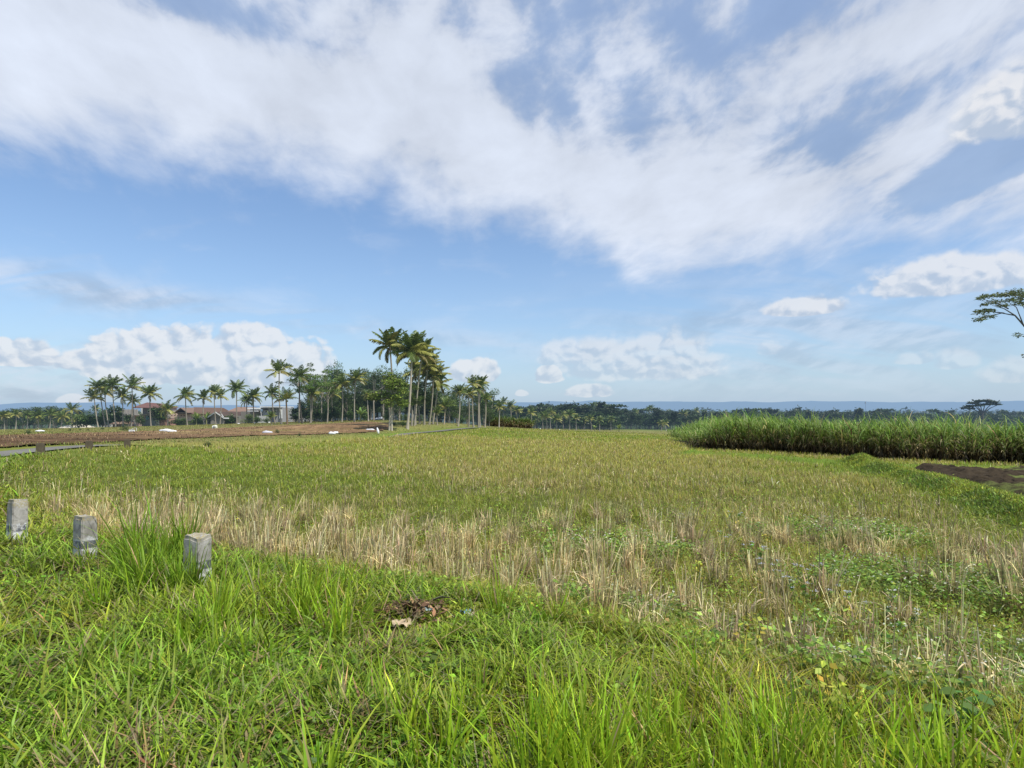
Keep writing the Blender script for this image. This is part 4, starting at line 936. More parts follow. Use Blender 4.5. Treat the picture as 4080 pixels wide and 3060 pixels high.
def palm_crown(seed, n=24, nl=20, wind=-0.25, young=False, yellow=0.25, sag=1.0):
    global RNG
    keep = RNG; RNG = np.random.default_rng(seed)
    geo = Geo()
    for i in range(n):
        q = (i + 0.5) / n                                   # 0 youngest .. 1 oldest
        az = i * 2.39996 + RNG.normal(0, 0.25)
        e0 = math.radians(86 - 98 * q ** 1.15) + RNG.normal(0, 0.10)
        if young: e0 = math.radians(86 - 62 * q) + RNG.normal(0, 0.10)
        dr = (0.40 + 0.95 * q) * sag * RNG.uniform(0.7, 1.35)
        g = np.array((0.135, 0.190, 0.036)); ye = np.array((0.42, 0.38, 0.09)); dk = np.array((0.100, 0.145, 0.030))
        c = dk * (1 - q) + g * q
        if q > 0.45 and RNG.uniform() < yellow * 1.6: c = c * 0.45 + ye * 0.55
        if q > 0.9: c = c * 0.4 + np.array((0.20, 0.15, 0.07)) * 0.6
        L = RNG.uniform(0.88, 1.08) * (0.82 if q < 0.12 else 1.0)
        frond(geo, az, e0, dr, L, c * math.exp(RNG.normal(0, 0.12)), nl, wind, q > 0.92)
    # green nuts and the yellow flower stalks under the leaves
    for i in range(7):
        a = RNG.uniform(0, 6.28); p = np.array((0.09 * math.cos(a), 0.09 * math.sin(a), -0.07 - 0.05 * RNG.uniform()))
        tube(geo, [p + (0, 0, .045), p + (0, 0, .02), p - (0, 0, .02), p - (0, 0, .045)], [0.012, 0.04, 0.04, 0.012], 6, (0.22, 0.20, 0.04))
    RNG = keep
    return geo

CROWNS = [palm_crown(100 + i, (17, 22, 14, 20, 25, 16, 19, 23, 15, 21)[i], 26, (-.35, -.6, -.2, -.45, -.3, -.7, -.1, -.5, -.35, -.6)[i], False, (.2, .35, .5, .15, .3, .2, .45, .25, .6, .3)[i], (1.0, 1.25, .85, 1.4, 1.1, .9, 1.3, 1.0, 1.5, 1.15)[i]).mesh('palm_crown', M['palm_leaf']) for i in range(10)]
FINE = [palm_crown(200 + i, 23, 40, -0.35, yellow=y).mesh('palm_crown', M['palm_leaf']) for i, y in enumerate((0.25, 0.55, 0.45))]
YOUNG = [palm_crown(300 + i, 16, 20, -0.2, True).mesh('palm_crown', M['palm_leaf']) for i in range(3)]
PALE = [palm_crown(400, 18, 20, -0.3, yellow=0.9).mesh('palm_crown', M['palm_leaf'])]

def palm(base, top, R, label, group, crowns, q, girth=0.13, tone=1.0, wood=(0.34, 0.30, 0.24), squash=1.0):
    """base: foot on the ground; top: heart of the crown; R: reach of the leaves."""
    root = empty('coconut_palm', base, label, 'palm tree', group)
    rel = Vector(top) - Vector(base)
    t = np.linspace(0, 1, 10)
    lean = np.stack([rel.x * t ** 0.75, rel.y * t, rel.z * t], 1)
    bow = np.sin(t * math.pi) * rel.z * random.uniform(-0.03, 0.03)
    lean[:, 0] += bow; lean[0, 2] -= 0.15
    g = Geo(); rad = 0.66 * girth * (0.75 + 0.25 * (1 - t)) + girth * 0.45 * np.exp(-t * 18)
    tube(g, lean, rad, 8, np.array(wood) * tone * random.uniform(.6, .95))
    link('trunk', g.mesh('trunk', M['bark'], True), root)
    link('crown', crowns[q % len(crowns)], root, rel, (random.uniform(-.14, .14), random.uniform(-.16, .10), random.uniform(-0.4, 0.4) + (q // len(crowns)) * 1.3), (R, R, R * squash))
    return root

def A_(x, y): return x / 2.212, 1250 + y / 2.212              # enlargements the measurements were taken from
def B_(x, y): return 900 + x / 2.0109, 1250 + y / 2.0109
def C_(x, y): return 1900 + x / 2.0109, 1500 + y / 2.0109
def palms():
    def put(cv, bx, by, cx, cy, r, D, label, group, crowns=CROWNS, q=0, girth=0.14, wood=(0.34, 0.30, 0.24), k=1.12, squash=1.0):
        sx, sy = cv(bx, by); tx, ty = cv(cx, cy)
        scale = {A_: 2.212, B_: 2.0109, C_: 2.0109}[cv]
        b = ray(sx, sy, D); b.z = hz(b.x, D) - 0.03
        t = ray(tx, ty, D); t.y += random.uniform(-0.4, 0.4)
        if t.z < b.z + 0.6: t.z = b.z + 0.6
        return palm(b, t, r / scale * K / FPX * D * k, label, group, crowns, q, girth, 1.0, wood, squash)
    # the tall ones in the middle
    g1 = 'tall coconut palms by the lane in the middle'
    put(B_, 1318, 950, 1312, 262, 168, 72, 'tallest coconut palm, its straight bare trunk rising left of the dense clump', g1, FINE, 0, 0.17)
    put(B_, 1452, 935, 1490, 305, 185, 70, 'tall coconut palm with yellowish drooping leaves and a slightly curved pale trunk', g1, FINE, 1, 0.20, (0.44, 0.39, 0.31))
    for i, (bx, by, cx, cy, r, D, lab) in enumerate([
            (1510, 905, 1572, 330, 150, 76, 'coconut palm close behind the curved pale trunk, crown partly hidden'),
            (1590, 893, 1620, 420, 140, 80, 'coconut palm with yellow-green crown stepping down right of the tallest pair'),
            (1628, 906, 1662, 495, 130, 82, 'coconut palm on the bank with a pale trunk and a crown in the dense clump'),
            (1656, 896, 1700, 565, 115, 86, 'rightmost coconut palm of the dense clump, its leaves against the blue sky'),
            (1553, 912, 1540, 470, 130, 84, 'coconut palm in the heart of the dense clump, trunk in shade')]):
        put(B_, bx, by, cx, cy, r, D, lab, g1, FINE, i + 1, 0.15, (0.40, 0.36, 0.28))
    # the row on the bank to the right of them
    g2 = 'coconut palms in a row on the bank right of the clump'
    for i, (bx, by, cx, cy, r, D, lab) in enumerate([
            (1860, 895, 1872, 628, 78, 92, 'first palm from the left on the sunny bank, yellow lower leaves'),
            (1945, 893, 1946, 645, 74, 95, 'second palm from the left on the sunny bank, shortest of the row'),
            (1985, 888, 1980, 560, 82, 96, 'third palm from the left on the sunny bank, among the tallest'),
            (2025, 884, 2022, 600, 72, 98, 'fourth palm from the left on the sunny bank, close to its taller neighbour'),
            (2038, 884, 2042, 565, 80, 99, 'fifth palm from the left on the sunny bank, with the crown farthest up'),
            (2075, 890, 2080, 684, 56, 100, 'small dark palm at the right end of the sunny bank')]):
        put(B_, bx, by, cx, cy, r, D, lab, g2, CROWNS, i, 0.15, (0.42, 0.37, 0.29))
    put(B_, 1695, 868, 1690, 800, 70, 84, 'young palm with upright leaves at the foot of the clump', 'young palms', YOUNG, 0, 0.12)
    put(B_, 1748, 862, 1756, 748, 92, 88, 'young palm with pale arching leaves between the clump and the row on the bank', 'young palms', YOUNG, 1, 0.13, (0.44, 0.36, 0.26))
    # left end of the middle wood
    g3 = 'coconut palms in the wood left of the middle'
    for i, (bx, by, cx, cy, r, D, lab) in enumerate([
            (445, 872, 428, 462, 112, 100, 'tall palm with a pale trunk at the left end of the wood'),
            (615, 868, 592, 505, 100, 102, 'palm with a dark slanting trunk near the left end of the wood'),
            (676, 866, 690, 640, 80, 104, 'short palm between the slanting dark trunk and the feathery trees'),
            (860, 832, 852, 645, 75, 112, 'low shaded palm under the feathery trees in the wood'),
            (930, 832, 928, 565, 100, 108, 'palm with yellowish lower leaves in the middle of the wood'),
            (1030, 828, 1042, 525, 92, 108, 'palm with a clean pale trunk and narrow crown at the right of the wood'),
            (1142, 836, 1130, 655, 62, 112, 'small dark palm against the shaded right part of the wood')]):
        put(B_, bx, by, cx, cy, r, D, lab, g3, CROWNS, i + 2, 0.16, (0.40, 0.36, 0.29) if i != 1 else (0.10, 0.09, 0.08))
    put(B_, 492, 872, 488, 690, 105, 98, 'dense young palm with upright dark leaves and a stubby brown trunk', 'young palms', YOUNG, 2, 0.22, (0.20, 0.14, 0.09))
    put(B_, 368, 868, 368, 830, 55, 95, 'little bushy palm in front of the grey flat-roofed house', 'young palms', YOUNG, 0, 0.12)
    put(B_, 395, 870, 372, 640, 85, 108, 'palm with pale wind-blown leaves behind the tall one at the left end of the wood', g3, CROWNS, 3, 0.14)
    # the group among the houses
    g4 = 'coconut palms among the houses'
    for i, (bx, by, cx, cy, r, D, lab) in enumerate([
            (868, 1000, 830, 738, 92, 140, 'leftmost palm of the group by the houses, leaning left'),
            (935, 1000, 880, 660, 112, 142, 'leaning palm with a full crown, second from left by the houses'),
            (962, 998, 930, 700, 95, 145, 'palm standing behind the second trunk from left by the houses'),
            (1022, 985, 1000, 640, 112, 140, 'tall palm with a pale trunk left of the two-storey house'),
            (1086, 985, 1078, 730, 82, 142, 'shorter palm just left of the two-storey house balcony'),
            (1157, 988, 1160, 640, 112, 138, 'tall palm in front of the two-storey house balcony'),
            (1196, 988, 1172, 770, 72, 140, 'short palm tucked under the tall one at the balcony'),
            (1332, 990, 1312, 712, 100, 136, 'palm with spread crown in front of the red roof'),
            (1480, 970, 1476, 850, 98, 138, 'low bushy palm left of the long pink house'),
            (1652, 960, 1640, 725, 98, 140, 'palm in front of the brown roof of the long pink house'),
            (1800, 952, 1790, 745, 95, 142, 'palm at the right part of the long pink house'),
            (1902, 955, 1880, 692, 88, 145, 'palm with a dark crown right of the long pink house'),
            (1938, 955, 1948, 725, 78, 140, 'thin palm before the white-edged gable'),
            (2088, 978, 2086, 672, 108, 126, 'upright palm with a thick pale trunk standing before the white-edged gable'),
            (2172, 948, 2176, 770, 74, 134, 'small palm in front of the white veranda roof')]):
        put(A_, bx, by, cx, cy, r, D, lab, g4, CROWNS, i, 0.20, (0.36, 0.32, 0.26))
    put(B_, 225, 850, 226, 665, 82, 134, 'palm with windswept leaves left of the grey flat-roofed house', g4, CROWNS, 4, 0.2)
    # far left, in front of the dark wood
    g5 = 'small palms in a row before the dark wood at far left'
    for i, (bx, cx, cy, r, lab) in enumerate([
            (40, 40, 905, 66, 'first palm from the left in the row before the dark wood'), (137, 138, 890, 60, 'second palm from the left in the row before the dark wood'),
            (237, 240, 895, 58, 'third palm from the left in the row before the dark wood'), (340, 340, 908, 66, 'fourth palm from the left in the row before the dark wood'),
            (437, 440, 890, 66, 'fifth palm from the left in the row before the dark wood'), (538, 542, 912, 66, 'sixth palm from the left in the row before the dark wood')]):
        put(A_, bx, 1020, cx, cy, r, 170, lab, g5, CROWNS, i + 1, 0.2, (0.42, 0.38, 0.31))
    put(A_, 640, 1005, 632, 850, 80, 160, 'larger pale palm at the right end of the dark wood', g5, PALE, 0, 0.22)
    put(A_, 660, 1005, 668, 935, 62, 158, 'low palm with pale sprawling leaves above the cream roof', g5, PALE, 0, 0.2)
    # palms before the wood on the right
    g6 = 'small palms before the wood right of the middle'
    put(C_, 177, 410, 186, 245, 55, 112, 'lone palm with a ragged crown beside the lane end', g6, PALE, 0, 0.15, (0.45, 0.41, 0.34))
    ord_ = ['first', 'second', 'third', 'fourth', 'fifth', 'sixth', 'seventh', 'eighth', 'ninth', 'tenth', 'eleventh', 'twelfth', 'thirteenth', 'fourteenth', 'fifteenth']
    lst = [(270, 300, 270, 240, 58), (322, 320, 320, 275, 55), (437, 408, 435, 292, 55), (465, 410, 475, 330, 50), (530, 405, 530, 312, 48), (560, 410, 556, 325, 48), (592, 408, 590, 292, 52), (640, 405, 640, 345, 52),
           (697, 418, 690, 312, 52), (743, 430, 745, 308, 56), (797, 432, 795, 335, 42), (857, 440, 860, 355, 36), (920, 438, 910, 338, 42), (983, 438, 985, 348, 42), (1075, 440, 1076, 345, 36)]
    for i, (bx, by, cx, cy, r) in enumerate(lst):
        put(C_, bx, by, cx, cy, r, 205 + (i * 37) % 60, ord_[i] + ' palm from the left in front of the wood beyond the lone ragged palm', g6, CROWNS, i, 0.22, (0.36, 0.32, 0.27))
    put(C_, 1480, 452, 1478, 380, 42, 270, 'left one of two palms at the wood edge near the sugarcane', g6, CROWNS, 1, 0.22)
    put(C_, 1518, 460, 1510, 375, 46, 260, 'right one of two palms at the wood edge, pale trunk next to the sugarcane', g6, CROWNS, 2, 0.24, (0.5, 0.46, 0.38))
palms()

# ------------------------------------------------------------------ broad-leaved trees
def tree_meshes(seed, kind, nleaf=2600, leaf=0.26, base=(0.060, 0.100, 0.022), wood=(0.30, 0.27, 0.22)):
    """Trunk and crown of a tree 10 m tall. kind: 'umbrella' (flat storeys), 'round', 'slim', 'bush'."""
    global RNG
    keep = RNG; RNG = np.random.default_rng(seed)
    tg, cg = Geo(), Geo(); cl = []
    if kind == 'umbrella':
        fork = RNG.uniform(4.0, 5.2)
        tube(tg, [(0, 0, -.3), (RNG.normal(0, .12), 0, fork * .5), (RNG.normal(0, .2), 0, fork)], [0.22, 0.17, 0.14], 7, wood)
        nb = 8
        for i in range(nb):
            a = i * 2.4 + RNG.normal(0, .3); reach = RNG.uniform(1.0, 3.6); zt = RNG.uniform(6.3, 9.6) - 0.25 * reach
            p = [np.array((0, 0, fork - RNG.uniform(0, .8))), np.array((reach * .45 * math.cos(a), reach * .45 * math.sin(a), fork + (zt - fork) * .65)), np.array((reach * math.cos(a), reach * math.sin(a), zt))]
            tube(tg, p, [0.10, 0.06, 0.025], 5, wood)
            cl.append((p[2], RNG.uniform(0.9, 1.6), RNG.uniform(0.18, 0.34)))
            for _ in range(2):
                o = np.array((RNG.normal(0, .9), RNG.normal(0, .9), RNG.uniform(-0.9, .45))); cl.append((p[2] + o, RNG.uniform(.6, 1.1), RNG.uniform(.14, .26)))
                tube(tg, [p[1], (p[1] + p[2] + o) / 2, p[2] + o], [.04, .03, .012], 4, wood)
    elif kind == 'round':
        tube(tg, [(0, 0, -.3), (RNG.normal(0, .1), 0, 2.0), (RNG.normal(0, .2), 0, 4.5)], [0.26, 0.20, 0.12], 7, wood)
        for i in range(17):
            a = RNG.uniform(0, 6.28); z = RNG.uniform(3.0, 9.0); rr = 2.5 * math.sqrt(max(0.05, 1 - ((z - 5.6) / 4.4) ** 2)) * RNG.uniform(.35, 1)
            c_ = np.array((rr * math.cos(a), rr * math.sin(a), z)); cl.append((c_, RNG.uniform(.8, 1.35), RNG.uniform(.6, 1.0)))
            if i < 9: tube(tg, [(0, 0, max(1.6, z * .45)), c_ * (.5, .5, .8), c_], [.08, .05, .02], 4, wood)
    elif kind == 'slim':
        tube(tg, [(0, 0, -.3), (.15, 0, 3), (-.1, 0, 6), (0.1, 0, 8.8)], [0.20, 0.15, 0.10, .04], 7, wood)
        for i in range(15):
            a = RNG.uniform(0, 6.28); z = RNG.uniform(3.6, 9.5); rr = RNG.uniform(.3, 1.5) * (1.15 - (z - 3) / 9)
            c_ = np.array((rr * math.cos(a), rr * math.sin(a), z)); cl.append((c_, RNG.uniform(.6, 1.0), RNG.uniform(.35, .6)))
            tube(tg, [(0, 0, z - .9), c_], [.05, .02], 4, wood)
    else:
        for i in range(4): tube(tg, [(0, 0, -.2), (RNG.normal(0, .8), RNG.normal(0, .8), 4)], [.16, .06], 4, wood)
        for i in range(14):
            a = RNG.uniform(0, 6.28); z = RNG.uniform(1.5, 8.5); rr = RNG.uniform(0, 4.2) * (1 - (z / 10) ** 2)
            cl.append((np.array((rr * math.cos(a), rr * math.sin(a), z)), RNG.uniform(1.4, 2.3), RNG.uniform(1.2, 1.9)))
    w = np.array([r * r * (r + h) for _, r, h in cl]); w = w / w.sum()
    for (c_, r, h), f in zip(cl, w):
        n = max(24, int(nleaf * f)); v = RNG.normal(0, 1, (n, 3)); v /= np.linalg.norm(v, axis=1)[:, None]
        v *= (RNG.uniform(0.25, 1.0, n) ** 0.5)[:, None] * np.exp(RNG.normal(0, .12, n))[:, None]
        pos = c_ + v * np.array((r, r, h))
        col = cvar(np.array(base) * math.exp(RNG.normal(0, .22)), n, .28, .09)
        leaves(cg, pos, np.arctan2(v[:, 1], v[:, 0]) + RNG.normal(0, .8, n), RNG.normal(0.05, .55, n), RNG.uniform(.6, 1.3, n) * leaf, RNG.uniform(.45, .8, n), col)
    RNG = keep
    return tg.mesh('trunk', M['bark'], True), cg.mesh('crown', M['leaf'])

def tree(name, b, H, W, meshes, rot, label, cat, group):
    """b: foot; H: height and W: width in metres relative to the 10 m pattern."""
    root = empty(name, b, label, cat, group)
    for nm, me in zip(('trunk', 'crown'), meshes): link(nm, me, root, (0, 0, 0), (0, 0, rot), (W, W, H))
    return root

UMB = [tree_meshes(500 + i, 'umbrella', 2600, .27, b) for i, b in enumerate([(0.125, 0.205, 0.036), (0.090, 0.145, 0.034), (0.060, 0.095, 0.032), (0.110, 0.170, 0.034)])]
RND = [tree_meshes(520 + i, 'round', 3000, .30, b) for i, b in enumerate([(0.060, 0.095, 0.022), (0.085, 0.135, 0.027), (0.110, 0.155, 0.032)])]
SLM = [tree_meshes(540 + i, 'slim', 2400, .28, b) for i, b in enumerate([(0.105, 0.155, 0.032), (0.080, 0.120, 0.028)])]
BSH = [tree_meshes(560 + i, 'bush', 900, .9, b) for i, b in enumerate([(0.060, 0.105, 0.020), (0.040, 0.070, 0.016), (0.10, 0.14, 0.03)])]

def trees():
    def put(cv, name, cat, bx, by, top, width, D, meshes, label, group, natural_w):
        sx, sy = cv(bx, by); b = ray(sx, sy, D); b.z = hz(b.x, D)
        scale = {A_: 2.212, B_: 2.0109, C_: 2.0109}[cv]
        zt = ray(*cv(bx, top), D).z
        H = max(0.05, (zt - b.z) / 10.0); Wd = width / scale * K / FPX * D / natural_w
        return tree(name, b, H, Wd, meshes, random.uniform(0, 6.28), label, cat, group)
    g = 'feathery flat-topped trees in the wood left of the middle'
    for i, (bx, by, top, w, D, q, lab) in enumerate([
            (588, 866, 352, 210, 108, 1, 'thin feathery tree with sparse flat storeys, leftmost of its kind in the wood'),
            (682, 862, 440, 190, 104, 0, 'bright green feathery tree right of the slanting dark palm'),
            (768, 858, 395, 190, 112, 0, 'pale green feathery tree standing above its neighbours in the wood'),
            (812, 840, 455, 190, 106, 3, 'feathery tree just left of the yellowish palm in the wood'),
            (1185, 834, 452, 230, 120, 2, 'dark umbrella tree with a pale forked trunk behind the tallest palm'),
            (1262, 830, 478, 210, 122, 2, 'dark flat-crowned tree right behind the trunk of the tallest palm'),
            (1345, 835, 468, 200, 124, 2, 'dark flat-crowned tree between the two tall palms')]):
        put(B_, 'feathery_tree', 'tree', bx, by, top, w, D, UMB[q], lab, g, 6.8)
    g = 'dark trees filling the middle wood'
    for i, (bx, by, top, w, D, q, lab) in enumerate([
            (725, 840, 590, 150, 118, 1, 'dark leafy tree low behind the bright feathery trees'),
            (850, 838, 600, 150, 122, 0, 'dark leafy tree behind the yellowish palm'),
            (970, 836, 560, 170, 126, 0, 'dark tree in the shaded middle of the wood'),
            (1080, 836, 580, 160, 128, 0, 'dark tree right of the clean pale palm trunk'),
            (1150, 838, 600, 150, 132, 0, 'dark tree behind the small dark palm'),
            (1250, 838, 590, 170, 130, 0, 'dark tree left of the bright two-trunked tree'),
            (1390, 850, 560, 170, 112, 1, 'leafy tree behind the bright two-trunked tree'),
            (1790, 850, 640, 160, 104, 1, 'round dark tree behind the young pale palm'),
            (1850, 850, 690, 120, 112, 0, 'dark tree behind the left palms of the bank'),
            (1930, 850, 720, 120, 116, 0, 'dark bushy tree behind the middle palms of the bank'),
            (2110, 860, 735, 90, 122, 1, 'small round tree right of the bank palms')]):
        put(B_, 'leafy_tree', 'tree', bx, by, top, w, D, RND[q], lab, g, 5.6)
    g = 'slender trees by the lane in the middle'
    for i, (bx, by, top, w, D, q, lab) in enumerate([
            (1488, 905, 560, 150, 75, 0, 'slender leafy tree with a winding pale trunk right of the curved palm'),
            (1520, 908, 520, 170, 80, 1, 'slender shaded tree inside the dense clump'),
            (1590, 895, 540, 170, 84, 0, 'slender leafy tree under the stepping palm crowns'),
            (1660, 892, 600, 150, 88, 1, 'slender tree at the right edge of the dense clump')]):
        put(B_, 'slender_tree', 'tree', bx, by, top, w, D, SLM[q], lab, g, 3.6)
    # bright tree with two pale trunks in front of the tallest palm
    b = ray(*B_(1318, 952), 66); b.z = hz(b.x, b.y)
    root = empty('two_trunk_tree', b, 'bright green broad-leaved tree with two pale trunks in front of the tallest palm', 'tree')
    s = K / FPX * 66 / 2.0109
    for k_, (x0, x1) in enumerate(((-9, -16), (12, 14))):
        gg = Geo(); tube(gg, [(x0 * s, 0, -.2), (x0 * s * .6 + .05, 0, 1.5), (x1 * s * .7, 0, 2.8), (x1 * 1.6 * s, 0, 4.4)], [.12, .10, .09, .04], 8, (0.46, 0.41, 0.32))
        for j in range(5): tube(gg, [(x1 * s * .8, 0, 2.6 + .3 * j), (x1 * s + random.uniform(-1.2, 1.2), random.uniform(-1, 1), 3.6 + .55 * j)], [.05, .015], 4, (0.40, 0.36, 0.28))
        link('trunk', gg.mesh('trunk', M['bark'], True), root)
    gg = Geo()
    for i in range(20):
        a = random.uniform(0, 6.28); z = random.uniform(2.9, 6.3); rr = random.uniform(.2, 1.7) * math.sqrt(max(.1, 1 - ((z - 4.5) / 2.4) ** 2))
        n = 210; v = RNG.normal(0, 1, (n, 3)); v /= np.linalg.norm(v, axis=1)[:, None]; v *= (RNG.uniform(.2, 1, n) ** .5)[:, None]
        pos = np.array((rr * math.cos(a) * 1.25, rr * math.sin(a), z)) + v * (.75, .75, .42)
        leaves(gg, pos, RNG.uniform(0, 6.28, n), RNG.normal(0, .5, n), RNG.uniform(.16, .32, n), RNG.uniform(.5, .8, n), cvar((0.160, 0.215, 0.036), n, .38, .08))
    link('crown', gg.mesh('crown', M['leaf']), root)
    # dark wood at far left
    g = 'dark round trees of the wood at far left'
    for i, (bx, top, w) in enumerate([(-60, 850, 150), (20, 838, 150), (95, 828, 140), (165, 818, 140), (235, 812, 150), (300, 802, 150), (365, 806, 140), (430, 796, 150), (495, 800, 140), (545, 812, 110), (590, 870, 90), (60, 865, 140), (200, 860, 140), (330, 850, 140), (470, 850, 140)]):
        o = put(A_, 'leafy_tree', 'tree', bx, 1015, top, w * 1.15, 205 if i < 11 else 190, RND[0], 'dark round-crowned tree in the wood at far left', g, 5.6)
    # shrubs and garden plants round the houses
    g = 'garden shrubs in front of the houses'
    for i, (bx, by, top, w, q) in enumerate([(700, 1005, 900, 120, 2), (760, 1005, 880, 120, 0), (815, 1005, 900, 110, 1), (905, 1000, 870, 120, 0), (1010, 990, 820, 130, 1), (1045, 990, 880, 90, 1), (1130, 990, 900, 70, 1), (1240, 985, 880, 60, 0), (1385, 985, 830, 120, 1), (1430, 985, 860, 90, 1), (1560, 975, 930, 90, 0),
                                              (1620, 968, 935, 70, 2), (1720, 965, 890, 70, 2), (1755, 962, 910, 80, 0), (1850, 955, 900, 90, 2), (1990, 960, 915, 90, 2), (2040, 962, 890, 80, 0)]):
        put(A_, 'garden_shrub', 'shrub', bx, by, top - 22, w * 1.25, 150, BSH[q], 'bushy green shrub growing in front of the village houses', g, 8.0)
    for i, (bx, by, top, w, q) in enumerate([(180, 860, 800, 90, 2), (250, 858, 805, 70, 0), (330, 862, 820, 60, 0), (640, 868, 770, 110, 1), (560, 860, 800, 90, 1), (745, 855, 790, 90, 1), (815, 842, 770, 80, 1), (900, 840, 780, 110, 1), (990, 838, 790, 90, 1)]):
        put(B_, 'garden_shrub', 'shrub', bx, by, top, w, 118, BSH[q], 'bushy green shrub at the foot of the middle wood', 'shrubs at the foot of the middle wood', 8.0)
    for i in range(48):
        q = i / 47; sx = 1180 + q * 620 + random.uniform(-8, 8); D = random.uniform(122, 140); b_ = ray(sx, 1670, D); b_.z = hz(b_.x, D)
        h_ = random.uniform(3.2, 6.8) * (1.15 if q > .3 else .75)
        tree('understory_bush', b_, h_ / 10, random.uniform(.28, .45), BSH[1], random.uniform(0, 6.28), 'dark bushy growth filling the shade under the middle wood', 'bush', 'dark undergrowth of the middle wood')
    for i in range(14):
        sx = random.uniform(1160, 1560); D = random.uniform(110, 119); b_ = ray(sx, 1670, D); b_.z = hz(b_.x, D)
        tree('understory_bush', b_, random.uniform(.16, .40), random.uniform(.16, .30), BSH[i % 2], random.uniform(0, 6.28), 'leafy bush standing among the trunks of the middle wood', 'bush', 'leafy bushes among the trunks')
    for i in range(26):
        q = i / 25; sx = 1255 + q * 700 + random.uniform(-8, 8); D = random.uniform(124, 145); b_ = ray(sx, 1670, D); b_.z = hz(b_.x, D)
        h_ = random.uniform(9.5, 13.5) * (1 if q < .6 else .72)
        tree('leafy_tree', b_, h_ / 10, random.uniform(.85, 1.15), RND[i % 2], random.uniform(0, 6.28), 'dark tree at the back of the middle wood', 'tree', 'trees at the back of the middle wood')
    # hedge-like shrubs behind the bank and dark bushes by the two-trunk tree
    for i, (bx, by, top, w, D, q, lab) in enumerate([(1345, 905, 862, 60, 74, 0, 'rounded bush just right of the two-trunked tree'), (1420, 925, 850, 75, 72, 0, 'larger rounded bush left of the curved palm trunk'), (1400, 838, 800, 60, 118, 2, 'left part of the clipped bright shrubs behind the tilled field'), (1450, 836, 803, 60, 118, 2, 'clipped bright shrub behind the curved palm trunk'), (1560, 838, 805, 60, 118, 2, 'clipped bright shrub between the bank trunks'), (1640, 838, 808, 60, 118, 2, 'clipped bright shrub at the right behind the bank trunks'),
                                                   (1890, 862, 805, 60, 110, 0, 'dark shrub between the first two palms of the bank'), (1800, 862, 800, 80, 106, 1, 'dark shrub left of the bank palms')]):
        put(B_, 'round_shrub', 'shrub', bx, by, top, w, D, BSH[q], lab, 'rounded shrubs by the lane', 8.0)
    # banana plants
    for i, (cv, bx, by, D, h) in enumerate([(B_, 1078, 838, 106, 2.6), (A_, 1732, 965, 138, 3.2), (A_, 1820, 958, 140, 3.0), (C_, 1140, 462, 150, 2.2), (C_, 945, 452, 160, 2.0)]):
        p = ray(*cv(bx, by), D); p.z = hz(p.x, D)
        root = empty('banana_plant', p, ['banana plant with broad leaves at the edge of the middle wood', 'left banana plant before the long pink house', 'right banana plant before the long pink house', 'bright banana plant below the far wood, right one', 'bright banana plant below the far wood, left one'][i], 'banana plant', 'banana plants')
        gg = Geo(); tube(gg, [(0, 0, -.1), (0, 0, h * .45)], [.16, .10], 7, (0.20, 0.20, 0.09)); link('stem', gg.mesh('stem', M['bark'], True), root)
        gg = Geo(); n = 9
        strips(gg, np.tile((0, 0, h * .42), (n, 1)), np.arange(n) * 2.4, RNG.uniform(.1, .8, n), RNG.uniform(.5, 1.4, n), RNG.uniform(.55, .8, n) * h, np.full(n, .42), cvar((0.13, 0.20, 0.035), n, .2), cvar((0.19, 0.26, 0.05), n, .2), 6, prof=np.array((.15, .5, .9, 1, .9, .6, .1)))
        link('leaf_crown', gg.mesh('leaf_crown', M['leaf']), root)
trees()

